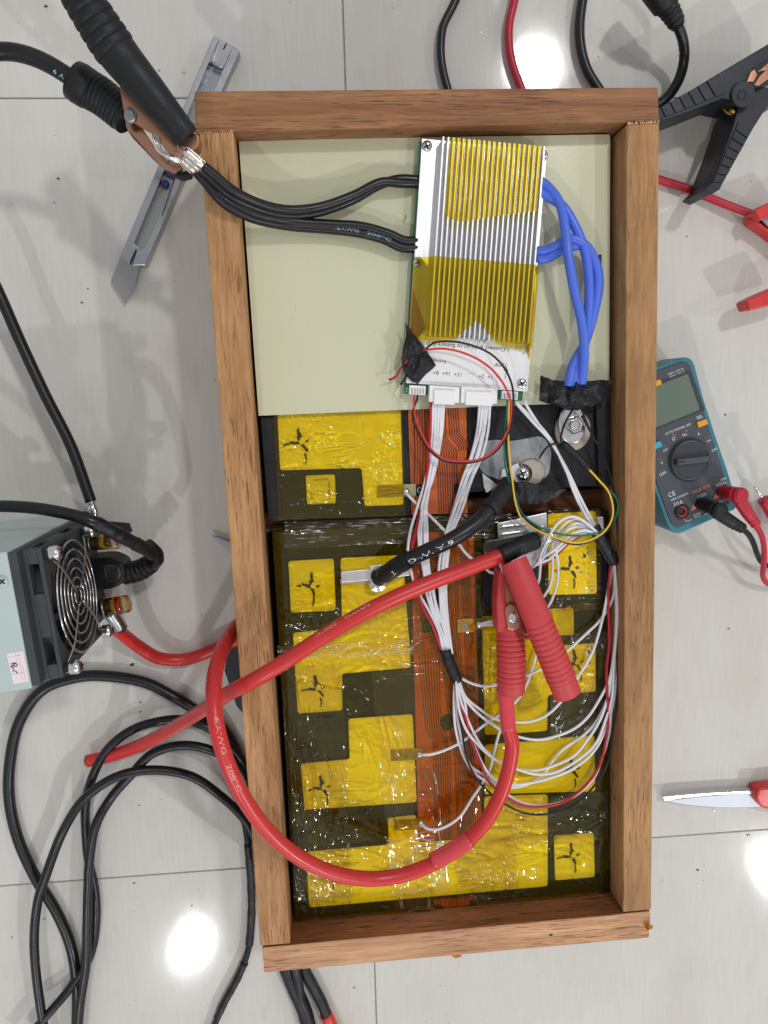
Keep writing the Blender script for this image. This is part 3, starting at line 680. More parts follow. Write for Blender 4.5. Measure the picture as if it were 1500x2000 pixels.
# tape draped over the fins
def drape(mb, ua, ub, va, vb, nv, nu, sag, edge=None, ragtop=False, sd=0):
    vs = []; us = [ua]
    phs = [k+d for k in range(-1, NF+1) for d in (-.34, -.16, .16, .34, .5)]
    us += [u for u in (U0+(U1-U0)*p/(NF-1) for p in phs) if ua+.004 < u < ub-.004]+[ub]; nu = len(us)-1
    for i in range(nu+1):
        u = us[i]; ph = (u-U0)/(U1-U0)*(NF-1); fr = max(0, abs(ph-round(ph))-.16)/.34
        infin = -.25 < ph < NF-.75
        ve = vb(u) if callable(vb) else vb; v0 = va(u) if callable(va) else va
        for j in range(nv+1):
            v = v0+(ve-v0)*j/nv
            if infin and v < VE+.004: z = Z0+FH+.22-sag*min(1, fr)**.8*(1+.25*nz(u*9, v*14, 1, sd))
            else: 
                dist = max(0, -.25-ph, ph-(NF-.75)) if not infin else 3
                z = max(Z0+.5, Z0+FH+.2-dist*4.6) if not infin else Z0+.8+max(0, 6-(v-VE)*260)
            g = P(*Q(u, v), Z0); vs.append(Vector((g.x, g.y, z/1000)))
    mb.add(vs, [(i*(nv+1)+j, (i+1)*(nv+1)+j, (i+1)*(nv+1)+j+1, i*(nv+1)+j+1) for i in range(nu) for j in range(nv)], True)
def rag(u, amp=.004, sd=0): return amp*(nz(u*60, sd, 1)+.6*nz(u*140, sd+3, 1))
def e1(u):
    k = (u-.2)/.75
    return .315+.02*math.sin(min(1, k*6)*1.57)-.07*max(0, (k-.25))**.9*1.3+rag(u)
mb = MB(); drape(mb, .205, .935, lambda u: .003+.006*abs(((u-U0)/(U1-U0)*(NF-1)) % 1-.5), e1, 60, 160, .8, sd=2); mb.build('amber_tape', M_kap2, bms)
def e2(u): return .815+.012*math.sin(u*9)-.075*max(0, 1-abs(u-.52)/.17)+rag(u, .006, 4)
mb = MB(); drape(mb, .0, 1.0, lambda u: .485+.0*u, e2, 80, 200, 1.3, sd=6); mb.build('amber_tape', M_kap2, bms)
plate('amber_tape', [(1016, 650), (1042, 540), (1046, 600), (1034, 702), (1022, 668)], Z0+.7, Z0+.55, M_kap2, bms)
plate('amber_tape', [(799, 640), (806, 560), (832, 640), (812, 668), (806, 655)], Z0+.7, Z0+.55, M_kap2, bms)
# small sockets on the board edge
for (x0, y0, x1, y1) in ((800, 752, 832, 770), (981, 763, 1012, 779)):
    s = plate('socket', [(x0, y0), (x1, y0+2), (x1-1, y1+2), (x0-1, y1)], Z0+1, Z0-3, M_whiteplas, bms, .3)
    mb = MB()
    for k_ in range(5): box(mb, P(x0+5+k_*5.5, y1-6, Z0+1.3), .8, 3.6, .5)
    mb.build('contact', M_steel, s)
mb = MB(); text_flat(mb, 'P12', (797, 766), (797, 757), Z0-2.9); mb.build('lettering', M_wprint, bms)

# ================================================================== WIRES: balance harness
hz = thing('balance_wire_harness', 'harness of many thin white wires plugged into two white connectors below the finned board', 'wire harness', P(960, 1200, ZT))
for (x0, x1, y0, y1) in ((839, 898, 754, 785), (901, 972, 757, 787)):
    c_ = plate('connector', [(x0, y0-2), (x1, y0+2), (x1-1, y1+2), (x0-1, y1)], Z0+3.5, Z0-4, M_whiteplas, hz, .4)
    plate('latch', [(x0+9, y0+7), (x1-9, y0+9), (x1-10, y1+6), (x0+8, y1+4)], Z0+5, Z0+3.4, M_whiteplas, c_, .4)
Wpx = 5.9; WR = random.Random(77)
def wire(pts, m=M_white, w=Wpx, lab=None): 
    n_ = len(pts); pts = [(p[0]+WR.uniform(-1.5, 1.5), p[1]+WR.uniform(-1.5, 1.5), p[2]+WR.uniform(-.3, 1.6)) if 0 < i < n_-1 else p for i, p in enumerate(pts)]
    o, _, _ = cable('wire', pts, w, m, hz, n=8, step=3)
    if lab: o['label'] = lab
A1 = (866, 1277); zw = ZT+6
def wset(start, mid, z0=Z0, lift=zw):
    pts = [(start[0], start[1], z0)]
    for i, p in enumerate(mid): pts.append((p[0], p[1], lift+(i % 3)*.6))
    return pts
left_w = [
 ([(846, 786), (842, 860), (831, 935), (815, 990), (800, 1043), (798, 1084), (803, 1120), (818, 1157), (838, 1195), (858, 1235), (866, 1275)], M_white),
 ([(851, 786), (848, 860), (838, 935), (823, 990), (819, 1033), (819, 1076), (828, 1115), (834, 1155), (842, 1190), (856, 1230), (870, 1275)], M_white),
 ([(857, 786), (853, 860), (841, 935), (830, 990), (828, 1028), (829, 1071), (836, 1115), (844, 1150), (855, 1195), (868, 1235), (876, 1275)], M_white),
 ([(862, 786), (857, 860), (845, 930), (834, 990), (833, 1028), (834, 1071), (840, 1115), (846, 1150), (852, 1195), (862, 1235), (872, 1275)], M_white),
 ([(867, 786), (862, 850), (848, 925), (831, 985), (824, 1030), (823, 1076), (831, 1115), (839, 1155), (849, 1195), (864, 1235), (874, 1275)], M_white),
 ([(842, 786), (838, 860), (832, 935), (822, 990), (812, 1033), (804, 1079), (806, 1122), (815, 1159), (828, 1189), (845, 1218), (864, 1275)], M_reddark)]
for pts, m in left_w: wire(wset(pts[0], pts[1:]), m)
for k_ in range(5):
    o = (k_-2); sw_ = [1.2, -.9, 1.5, -1.4, .4][k_]
    wire(wset((947+o*5, 787), [(942+o*4.9, 840), (931+o*4.9+sw_, 888), (914+o*4.8-sw_, 935), (893+o*4.2+sw_*2, 995), (876+o*3.6, 1048), (866+o*3-sw_, 1104), (864+o*2.8+sw_, 1160), (870+o*2.6, 1213), (879+o*2, 1277)]))
wire([(905, 1040, ZT+3), (872, 1075, ZT+4), (858, 1110, ZT+4), (856, 1150, ZT+4), (860, 1210, ZT+4), (874, 1277, zw)], M_sil)
o, tp, tr_ = cable('tape_wrap', [(870, 1268, zw), (876, 1288, zw), (884, 1308, zw), (893, 1330, zw)], 24, M_etape, hz, n=14, step=1.5, lump=.05)
fan = [
 ([(896, 1322), (922, 1336), (949, 1339), (975, 1336), (1026, 1320), (1057, 1306), (1085, 1290), (1112, 1268), (1147, 1235), (1173, 1208), (1197, 1165), (1200, 1120)], M_white),
 ([(896, 1328), (910, 1361), (939, 1387), (966, 1404), (1014, 1411), (1042, 1408), (1069, 1394), (1094, 1373), (1129, 1322), (1155, 1275), (1171, 1229), (1184, 1181), (1190, 1130), (1197, 1100)], M_white),
 ([(894, 1330), (906, 1363), (932, 1394), (956, 1411), (980, 1426), (1014, 1441), (1052, 1444), (1090, 1438), (1122, 1421), (1148, 1399), (1172, 1363), (1189, 1327), (1197, 1284), (1203, 1200), (1200, 1110)], M_white),
 ([(892, 1330), (903, 1375), (922, 1423), (944, 1459), (966, 1481), (1004, 1500), (1040, 1505), (1076, 1498), (1119, 1476), (1148, 1445), (1170, 1409), (1186, 1366), (1196, 1310), (1203, 1240), (1203, 1150), (1198, 1098)], M_white),
 ([(890, 1330), (896, 1385), (910, 1426), (930, 1452), (956, 1476), (980, 1490), (1016, 1505), (1052, 1512), (1088, 1507), (1129, 1486), (1162, 1452), (1182, 1409), (1194, 1361), (1199, 1296), (1205, 1200), (1200, 1098)], M_white),
 ([(889, 1330), (891, 1380), (903, 1452), (920, 1495), (944, 1514), (963, 1526), (1004, 1537), (1033, 1532), (1059, 1514), (1076, 1490), (1100, 1462), (1136, 1438), (1162, 1414), (1184, 1375), (1197, 1320), (1206, 1230), (1207, 1150), (1202, 1100)], M_white),
 ([(888, 1330), (886, 1380), (891, 1428), (906, 1476), (925, 1510), (956, 1531), (985, 1548), (1016, 1565), (1052, 1573), (1088, 1570), (1129, 1550), (1160, 1519), (1179, 1476), (1190, 1428), (1193, 1392), (1200, 1320), (1205, 1250), (1206, 1160), (1201, 1100)], M_white),
 ([(893, 1330), (908, 1375), (915, 1425), (930, 1465), (946, 1500), (962, 1520), (990, 1532), (1030, 1530), (1075, 1520), (1120, 1502), (1160, 1468), (1185, 1420), (1199, 1360), (1207, 1290), (1208, 1180), (1200, 1100)], M_white),
 ([(890, 1330), (894, 1361), (908, 1399), (920, 1447), (939, 1493), (956, 1526), (985, 1555), (1016, 1572), (1052, 1577), (1100, 1567), (1143, 1536), (1170, 1495), (1184, 1440), (1188, 1404), (1186, 1308), (1191, 1260), (1189, 1150), (1194, 1098)], M_reddark),
 ([(888, 1330), (898, 1404), (913, 1483), (937, 1529), (961, 1553), (992, 1574), (1028, 1588), (1064, 1592), (1100, 1584), (1136, 1562), (1165, 1529), (1186, 1490), (1198, 1428), (1205, 1356), (1209, 1260), (1211, 1150), (1209, 1060), (1197, 947), (1171, 877), (1136, 812)], M_sil)]
for k_, (pts, m) in enumerate(fan):
    n_ = len(pts); wire([(p[0], p[1], ZT+4.2+(k_ % 5)*1.3+(2.5*math.sin(i/n_*3.14))) for i, p in enumerate(pts)], m, Wpx if m is not M_sil else 4.6)
taps = [
 [(822, 1474, ZT+2), (838, 1475, ZT+4), (860, 1468, ZT+5), (896, 1452, ZT+5), (932, 1428, ZT+6), (956, 1409, ZT+6), (980, 1394, ZT+6), (1010, 1368, ZT+6), (1026, 1340, ZT+6), (1045, 1281, ZT+6), (1050, 1260, ZT+5)],
 [(824, 1609, ZT+2), (832, 1617, ZT+4), (850, 1620, ZT+5), (869, 1617, ZT+5), (898, 1597, ZT+5), (924, 1559, ZT+5), (941, 1533, ZT+5), (956, 1501, ZT+5), (970, 1452, ZT+5), (979, 1414, ZT+6), (990, 1380, ZT+6), (1005, 1350, ZT+6)],
 [(793, 963, ZT+2), (817, 988, ZT+3), (840, 1010, ZT+3), (872, 1038, ZT+4), (890, 1058, ZT+4), (916, 1085, ZT+4), (943, 1107, ZT+5), (955, 1116, ZT+5), (970, 1120, ZT+5), (1000, 1118, ZT+3)],
 [(937, 1219, ZT+2), (955, 1214, ZT+3), (985, 1211, ZT+3)], [(937, 1222, ZT+2), (955, 1220, ZT+3), (985, 1219, ZT+3)]]
for t_ in taps: wire(t_)
for pts in ([(1008, 784), (1011, 789), (1043, 819), (1075, 859), (1101, 909), (1123, 957), (1141, 1000), (1166, 1040)], [(1025, 782), (1027, 787), (1053, 829), (1088, 880), (1109, 920), (1128, 963), (1148, 1002), (1169, 1038)], [(1008, 788), (1040, 822), (1078, 868), (1104, 916), (1120, 957), (1138, 1000), (1163, 1043)]):
    wire([(p[0], p[1], Z0-3 if i < 2 else ZT+9) for i, p in enumerate(pts)])
loop = [
 [(1165, 1038), (1154, 1025), (1130, 1013), (1107, 1020), (1092, 1035), (1074, 1056), (1062, 1077), (1055, 1098), (1052, 1127), (1050, 1140)],
 [(1165, 1040), (1150, 1030), (1125, 1023), (1099, 1041), (1081, 1061), (1080, 1093), (1078, 1127), (1071, 1150), (1062, 1164), (1055, 1172)],
 [(1166, 1042), (1140, 1030), (1112, 1034), (1086, 1063), (1087, 1080), (1089, 1101), (1088, 1136), (1081, 1165), (1071, 1183), (1065, 1190)],
 [(1168, 1045), (1149, 1040), (1116, 1053), (1088, 1077), (1071, 1093), (1050, 1101), (1043, 1105)],
 [(1168, 1044), (1140, 1037), (1112, 1046), (1090, 1067), (1064, 1087), (1047, 1103), (1040, 1108)],
 [(1166, 1040), (1145, 1020), (1120, 1009), (1098, 1016), (1080, 1034), (1068, 1056), (1058, 1080), (1050, 1105)]]
for k_, pts in enumerate(loop): wire([(p[0], p[1], ZT+11+k_*1.1) for p in pts], w=6)
wire([(1168, 1047, ZT+10), (1145, 1044, ZT+11), (1112, 1060, ZT+11), (1090, 1082, ZT+11), (1066, 1100, ZT+10), (1045, 1107, ZT+9)], M_reddark)
cable('sleeve', [(1160, 1030, ZT+12), (1172, 1052, ZT+12), (1186, 1075, ZT+11), (1200, 1098, ZT+10)], 25, M_etape, hz, n=16, step=1.5, lump=.05)

# ---- sensor cable (green, yellow, black)
sn = thing('sensor_cable', 'thin green, yellow and black sensor wires looping right of the white wires', 'cable', P(1090, 950, ZT))
def swire(pts, m, w=4.2): return cable('wire', pts, w, m, sn, n=8, step=3)
g_ = [(991, 776), (991, 787), (985, 867), (989, 920), (1005, 968), (1021, 1005), (1053, 1029), (1093, 1043), (1147, 1045), (1184, 1032), (1203, 1008), (1206, 979), (1187, 952), (1160, 925), (1147, 914)]
y_ = [(995, 776), (994, 789), (993, 867), (1000, 933), (1008, 987), (1021, 1016), (1048, 1035), (1080, 1048), (1120, 1060), (1155, 1054), (1184, 1034), (1197, 1005), (1190, 963), (1168, 936), (1148, 914)]
b_ = [(998, 776), (996, 792), (989, 867), (994, 922), (1006, 980), (1023, 1010), (1050, 1032), (1082, 1050), (1120, 1063), (1152, 1058), (1188, 1034), (1200, 1003), (1192, 960), (1165, 928), (1146, 912)]
for pts, m in ((g_, M_green), (y_, M_yellow), (b_, M_sil)): swire([(p[0], p[1], (Z0-2 if i < 2 else ZT+17+(0 if m is M_green else 1.5 if m is M_yellow else .3))) for i, p in enumerate(pts)], m)
cable('sleeve', [(1098, 865, ZT+14), (1115, 880, ZT+15), (1132, 897, ZT+16), (1150, 916, ZT+17)], 15, M_etape, sn, n=12, step=2)
swire([(1100, 868, ZT+14), (1085, 866, ZT+13), (1070, 872, ZT+11), (1060, 884, ZT+8), (1053, 895, ZT+2)], M_sil)
cable('wire', [(1118, 800, ZT+14), (1100, 835, ZT+13), (1096, 862, ZT+13), (1104, 870, ZT+14)], 4.5, M_sil, sn, n=8)
cable('wire', [(1136, 800, ZT+14), (1150, 835, ZT+12), (1168, 870, ZT+12)], 4.5, M_sil, sn, n=8)

# ---- switch lead (red, black pair to the small left socket)
sw = thing('switch_lead', 'thin red and black twin lead looping over the white label', 'cable', P(900, 780, ZT))
rp = [(826, 684, 10), (866, 681, 12), (910, 691, 13), (952, 714, 13), (981, 746, 12), (997, 781, 10), (998, 810, 8), (990, 845, 6), (965, 880, 4), (939, 896, 4), (907, 901, 4), (867, 896, 3), (840, 875, 3), (821, 842, 2), (810, 810, 1), (809, 778, -1), (811, 768, -1)]
bp_ = [(828, 686, 10), (846, 670, 11), (882, 667, 13), (920, 674, 14), (958, 691, 14), (984, 717, 13), (1000, 752, 12), (1003, 784, 10), (1001, 815, 8), (991, 850, 6), (966, 884, 4), (939, 899, 4), (905, 905, 4), (864, 899, 3), (836, 876, 3), (816, 843, 2), (805, 810, 1), (815, 778, -1), (816, 768, -1)]
cable('wire', [(a, b, Z0+c_) for a, b, c_ in rp], 4.4, mat('thin_red_pvc', srgb(214, 50, 50), .4), sw, n=8)
cable('wire', [(a, b, Z0+c_) for a, b, c_ in bp_], 4.2, M_sil, sw, n=8)
cable('wire', [(800, 700, Z0+3), (782, 720, Z0), (773, 736, Z0-2), (760, 742, Z0-4)], 4.6, M_reddark, sw, n=8)
cable('bare_strand', [(760, 742, Z0-4), (755, 743, Z0-4), (747, 745, Z0-4)], 2.6, M_tin, sw, n=6)
cable('wire', [(800, 725, Z0+2), (790, 740, Z0), (783, 751, Z0-2)], 4.6, M_sil, sw, n=8)
cable('bare_strand', [(783, 751, Z0-2), (776, 760, Z0-4), (771, 775, Z0-5)], 2.0, M_tin, sw, n=6)

# ================================================================== electrical tape pieces
def crumple(name, poly, z, m, label, cat, amp=1.5, th=.5, sub=26, sd=1, parent=None):
    """irregular tape piece: grid clipped to polygon, wrinkled"""
    xs = [p[0] for p in poly]; ys = [p[1] for p in poly]; x0, x1, y0, y1 = min(xs), max(xs), min(ys), max(ys)
    cx, cy = sum(xs)/len(xs), sum(ys)/len(ys); vs = []; fs = []; R = 8; n = len(poly)
    for r in range(R+1):
        t = r/R
        for i, p in enumerate(poly):
            x = cx+(p[0]-cx)*t; y = cy+(p[1]-cy)*t
            zz = (z(x, y) if callable(z) else z)+amp*(nz(x*.05, y*.05, 1, sd)*1.2+nz(x*.11, y*.04, 1, sd+4)*.8)-(t**3)*amp*.8
            vs.append(P(x, y, zz))
    for r in range(R):
        for i in range(n): fs.append((r*n+i, r*n+(i+1) % n, (r+1)*n+(i+1) % n, (r+1)*n+i))
    mb = MB(); mb.add(vs, fs, False)
    o = mb.build(name, m, parent); s = o.modifiers.new('thick', 'SOLIDIFY'); s.thickness = th/1000
    if parent is None: tag(o, label, cat)
    return o
def dense(poly, step=8, jit=0.8, sd=3):
    rr = random.Random(sd); out = []
    for i, p in enumerate(poly):
        q = poly[(i+1) % len(poly)]; d = math.hypot(q[0]-p[0], q[1]-p[1]); n = max(1, int(d/step))
        for k in range(n): out.append((p[0]+(q[0]-p[0])*k/n+rr.uniform(-jit, jit), p[1]+(q[1]-p[1])*k/n+rr.uniform(-jit, jit)))
    return out
crumple('electrical_tape', dense([(792, 630), (806, 650), (830, 680), (852, 714), (832, 730), (815, 751), (800, 742), (788, 726), (784, 700), (787, 676), (793, 655)]), Z0+4, M_etape, 'crumpled black tape stuck on the left edge of the white label', 'tape', 2.2, sd=4)
ct = thing('blue_cable_set', 'bundle of thick blue cables from the right of the finned board down to the bolt', 'cable', P(1140, 550, ZT+5))
blues = [
 [(1050, 350, -2), (1070, 365, 0), (1092, 395, 4), (1103, 440, 8), (1110, 500, 12), (1122, 570, 12), (1136, 630, 10), (1141, 690, 8), (1136, 750, 5)],
 [(1050, 372, -2), (1072, 385, 0), (1098, 402, 3), (1122, 440, 5), (1142, 490, 6), (1150, 550, 6), (1148, 620, 5), (1140, 680, 4), (1126, 720, 3), (1120, 755, 4)],
 [(1045, 490, -2), (1066, 489, 0), (1090, 478, 3), (1108, 467, 5), (1130, 470, 6), (1152, 490, 6), (1166, 530, 5), (1163, 590, 4), (1146, 650, 3), (1134, 700, 3), (1127, 752, 4)],
 [(1045, 506, -2), (1068, 505, 0), (1092, 492, 2), (1115, 482, 3), (1140, 480, 4), (1160, 505, 3), (1170, 550, 3), (1160, 610, 3), (1142, 670, 3), (1118, 715, 3), (1110, 755, 4)]]
for pts in blues: cable('cable', [(a, b, Z0+c_) for a, b, c_ in pts], 18.5, M_blue, ct, n=16, step=2.5)
lg = plate('cable_lug', [(1100, 795), (1135, 795), (1145, 820), (1142, 850), (1128, 866), (1108, 866), (1094, 850), (1090, 822)], ZT+5, ZT+2.2, M_steel, ct, .6, 10)
nt_ = lathe(MB(), P(1118, 830, ZT+4.9), [(7.6, 0), (7.6, 1), (6, 1.1), (6, 5.5), (5.2, 6.2), (3.4, 6.3)], 6, smooth=False, rot=.3).build('nut', M_steel, ct)
lathe(MB(), P(1118, 830, ZT+9), [(3.3, 0), (3.3, 5.2), (2.6, 5.8)], 16).build('bolt_end', M_steel, nt_)
crumple('tape_wrap', dense([(1056, 733), (1078, 742), (1110, 745), (1148, 745), (1172, 741), (1196, 743), (1190, 786), (1160, 792), (1140, 796), (1128, 802), (1104, 800), (1088, 792), (1068, 789), (1053, 782)], 7), lambda x, y: Z0+8-abs(x-1125)*.12, M_etape, '', '', 2.4, sd=12, parent=ct)

# ---- black output cables (4) tinned and clamped
bk = thing('black_cable_set', 'four black silicone cables with tinned ends running from the finned board to the copper clamp', 'cable', P(620, 420, ZT+5))
def bz(l): return [(a, b, c_) for a, b, c_ in l]
rel = Z0
blks = [
 [(386, 326, 132), (408, 345, 130), (450, 382, 126), (505, 408, 118), (560, 420, 112), (620, 415, 108), (690, 390, 106), (740, 362, 105), (780, 350, 104), (820, 352, 103)],
 [(392, 320, 136), (414, 338, 134), (455, 372, 130), (508, 398, 122), (562, 410, 116), (622, 405, 113), (690, 382, 110), (745, 356, 108), (785, 358, 106), (820, 358, 103)],
 [(378, 330, 130), (398, 352, 128), (435, 395, 124), (490, 425, 117), (560, 441, 109), (640, 448, 106), (700, 455, 106), (750, 468, 106), (785, 484, 105), (818, 484, 103)],
 [(382, 328, 128), (402, 350, 127), (445, 388, 124), (500, 418, 118), (565, 432, 110), (645, 438, 107), (705, 442, 106), (760, 457, 106), (790, 470, 105), (818, 470, 103)]]
pths = []
for pts in blks:
    o, p_, r_ = cable('cable', bz(pts), 17.5, M_sil, bk, n=16, step=2.5); pths.append((p_, r_))
for i, pts in enumerate(blks):
    a = pts[0]; dx, dy = -29-(i % 2)*2, -24-(i % 2)*2
    mb = MB(); p0 = P(a[0]+5, a[1]+5, a[2]); p1 = P(a[0]+dx, a[1]+dy, a[2]+2)
    sweep(mb, spline([p0, p1], 2), 2.6, 10); 
    for k_ in range(9):
        an = k_*.7; o_ = Vector((math.cos(an), math.sin(an), math.sin(an)))*.0022
        sweep(mb, spline([p0+o_, (p0+p1)/2+o_*1.1, p1+o_], 4), .55, 5)
    mb.build('tinned_end', M_tin, bk)
mb = MB(); p_, r_ = pths[2]; text_on(mb, '16AWG', p_, r_, 92, 15, 2.0, .25); mb.build('lettering', mat('dim_print', (.25, .42, .5, 1), .5), bk)
mb = MB(); text_on(mb, '200°C', p_, r_, 112, 15, 2.0, .25); mb.build('lettering', mat('dim_print', (.25, .42, .5, 1), .5), bk)

# ================================================================== HEAVY JUMPER AND RED CABLES
jp = thing('black_jumper_cable', 'thick black cable with taped lugs bridging the two battery modules', 'cable', P(850, 1050, ZT))
o, jpth, jr = cable('cable', [(985, 960, 108), (960, 990, 114), (930, 1022, 120), (885, 1052, 124), (830, 1078, 124), (785, 1100, 118), (745, 1128, 106)], 31, M_sil, jp, n=20, step=2)
mb = MB(); text_on(mb, '6 A W G', jpth, jr, 50, 29, 3.0, .1); text_on(mb, '2', jpth, jr, 91, 2, 3.0, .2); mb.build('lettering', M_wprint, jp)
cable('heat_shrink', [(995, 945, 103), (978, 968, 109), (955, 997, 116)], 38, M_etape, jp, n=18, step=2, lump=.06)
cable('heat_shrink', [(738, 1128, 101), (752, 1122, 106), (775, 1106, 114), (800, 1092, 121)], 36, M_rubber, jp, n=18, step=2, lump=.05)
crumple('tape_flap', dense([(992, 946), (1020, 940), (1060, 948), (1107, 956), (1082, 972), (1062, 984), (1030, 985), (990, 975)], 8), ZT+8, M_etape, '', '', 1.4, sd=22, parent=jp)
mb = MB(); c = P(736, 1138, ZT+3.5); lathe(mb, c, [(6.2, 0), (6.0, 3), (5.2, 4.5), (5, 6.5), (2, 7.5)], 9, smooth=False); mb.build('nut', M_steel, jp)
plate('cable_lug', [(722, 1105), (746, 1103), (748, 1120), (724, 1122)], ZT+9, ZT+6, M_alu, jp, .4)

ra = thing('red_battery_cable', 'thick red cable running diagonally from the battery terminal to its cut end on the tiles', 'cable', P(560, 1290, ZT))
o, rpth, rr_ = cable('cable', [(1000, 1070, 120), (975, 1086, 122), (930, 1104, 126), (840, 1138, 134), (740, 1182, 140), (640, 1238, 142), (560, 1290, 142), (500, 1326, 139), (450, 1352, 126), (410, 1378, 104), (350, 1415, 62), (290, 1448, 32), (230, 1472, 14), (172, 1486, 7)], 30, M_red, ra, n=22, step=2.2, r=4.85)
cable('heat_shrink', [(978, 1085, 122), (1000, 1074, 121), (1022, 1064, 119), (1045, 1056, 115)], 39, M_rubber, ra, n=18, step=2, lump=.04)
plate('cable_lug', [(946, 1058), (1000, 1048), (1042, 1040), (1050, 1060), (1000, 1075), (960, 1085), (944, 1080)], ZT+15, ZT+12.5, mat('smoked_metal', (.12, .11, .1, 1), .3, metal=.7), ra, .4, 6)
mb = MB(); text_on(mb, '6AWG   200°C', rpth, rr_, near(rpth, 726, 1186), 38, 2.0, -.9); mb.build('lettering', M_pprint, ra)
lathe(MB(), rpth[-1]+Vector((-.0001, 0, 0)), [(4.9, 0), (3.6, .3)], 18, axis=(rpth[-1]-rpth[-3])).build('cut_end', M_reddark, ra)

rb = thing('red_clamp_cable', 'thick red cable looping from the red clamp over the plank to the power supply', 'cable', P(430, 1400, 0))
o, bpth, br_ = cable('cable', [(992, 1420, 120), (1000, 1450, 120), (994, 1500, 120), (974, 1560, 120), (940, 1615, 120), (890, 1660, 120), (820, 1698, 120), (740, 1716, 122), (660, 1708, 128), (590, 1678, 136), (530, 1630, 143), (480, 1565, 150), (440, 1480, 154), (420, 1400, 152), (418, 1330, 138), (434, 1270, 108), (464, 1222, 70), (500, 1205, 36), (510, 1230, 18), (470, 1248, 12), (420, 1268, 9), (360, 1288, 7), (310, 1285, 12), (270, 1262, 20), (236, 1236, 34), (222, 1225, 42)], 30, M_red, rb, n=22, step=2.2, r=4.9)
mb = MB(); text_on(mb, '6AWG   200°C', bpth, br_, near(bpth, 428, 1402, True), 48, 2.8, .35, rev=True); mb.build('lettering', M_pprint, rb)
mb = MB(); text_on(mb, '6AWG 200°C', bpth, br_, near(bpth, 650, 1706), 27, 2.2, .75); mb.build('lettering', M_pprint, rb)
cable('heat_shrink', [(985, 1345, 120), (989, 1375, 120), (991, 1400, 120), (993, 1425, 120)], 33, M_shrink, rb, n=20, step=2)
cable('heat_shrink', [(918, 1638, 120), (890, 1658, 120), (862, 1674, 120), (845, 1683, 120)], 37, M_shrink, rb, n=20, step=2)

# ================================================================== RED CLAMP
rc = thing('red_battery_clamp', 'red rubber handled battery clamp gripping the aluminium terminal', 'clamp', P(1040, 1230, ZT))
plate('jaw', [(984, 1095), (1000, 1094), (1012, 1140), (1014, 1158), (1040, 1196), (1048, 1222), (1042, 1240), (1010, 1240), (988, 1232), (982, 1150)], 123, 119.5, M_copper, rc, .5, 6)
plate('jaw', [(986, 1186), (1000, 1178), (1016, 1190), (1022, 1212), (1014, 1230), (992, 1232)], 126, 123, M_copper, rc, .5, 10)
lathe(MB(), P(1002, 1206, 126), [(3.4, 0), (3.2, .8), (2.2, 1.2), (1, 1.0)], 18, ell=1.1).build('rivet', M_steel, rc)
plate('jaw_tip', [(976, 1095), (984, 1094), (990, 1118), (980, 1120)], 124, 117, M_steel, rc, .4)
mb = MB(); prof = ribs(8.9, 9.3, .12, .86, 10, .11)
sweep(mb, pxpath([(996, 1222, 118), (998, 1260, 120), (999, 1300, 121), (998, 1352, 120)], .35), prof, 28, flat=.85); mb.build('handle', M_redpvc, rc)
plate('handle_edge', [(975, 1116), (983, 1112), (988, 1150), (991, 1190), (994, 1232), (972, 1236), (970, 1180)], 124, 108, M_redpvc, rc, 1.2)
plate('handle_edge', [(1030, 1222), (1046, 1214), (1036, 1250), (1026, 1250)], 118, 108, M_redpvc, rc, 1.0)
mb = MB(); prof2 = ribs(8.7, 9.2, .44, .88, 11, .10)
sweep(mb, pxpath([(1003, 1096, 129), (1018, 1130, 133), (1040, 1185, 137), (1062, 1240, 138), (1085, 1296, 137), (1108, 1356, 134)], .35), prof2, 24, flat=.75); mb.build('handle', M_redpvc, rc)
mb = MB(); rr = random.Random(8)
for k_ in range(15):
    a = P(1092+k_*2.4, 1362-k_*1.1, 134+rr.uniform(-4, 4)); lathe(mb, a, [(.9, 0), (.5, .9)], 5, smooth=False)
mb.build('torn_rim', mat('pale_pink_rubber', srgb(226, 140, 136), .5), rc)

# ================================================================== COPPER CLAMP (black handles)
kc = thing('copper_clamp', 'copper clamp with ribbed black rubber handles gripping the tinned cable ends', 'clamp', P(250, 180, 0))
mb = MB(); rb_ = ribs(1, 1, .0, .46, 8, .10); pr = lambda t: rb_(t)*(9.6+1.4*min(1, t/.4) if t < .4 else 11-4.3*((t-.4)/.6)**1.3)
sweep(mb, pxpath([(128, -60, 150), (164, 2, 150), (226, 98, 148), (298, 186, 146), (366, 268, 142)], .5), pr, 26, flat=.85); mb.build('handle', M_rubber, kc)
mb = MB(); pr2 = ribs(10.6, 9.2, .2, .9, 9, .10)
sweep(mb, pxpath([(146, 158, 118), (170, 172, 118), (200, 190, 120), (250, 232, 124)], .4), pr2, 26, flat=.85); mb.build('handle', M_rubber, kc)
lathe(MB(), P(150, 160, 118), [(10.6, -2), (11.2, 2), (11.0, 7), (9.8, 10)], 24, axis=(P(170, 172, 118)-P(140, 153, 118))).build('handle_collar', M_rubber, kc)
plate('jaw', [(232, 160), (240, 168), (268, 198), (345, 278), (384, 262), (390, 276), (384, 296), (352, 308), (330, 300), (300, 262), (262, 240), (243, 225)], 133, 130.5, M_copper, kc, .6, 5)
plate('jaw', [(242, 232), (276, 246), (300, 284), (332, 322), (352, 318), (356, 330), (340, 338), (318, 328), (280, 286), (246, 250)], 126, 122, M_copper, kc, .6, 6)
plate('jaw_nose', [(346, 276), (384, 258), (390, 268), (386, 290), (352, 306), (344, 292)], 139, 127, M_copper, kc, 1.0, 6)
plate('jaw_lining', [(246, 240), (262, 250), (318, 316), (350, 336), (372, 332), (372, 342), (352, 347), (328, 336), (296, 306), (250, 258)], 121, 112, M_rubber, kc, 1.2, 6)
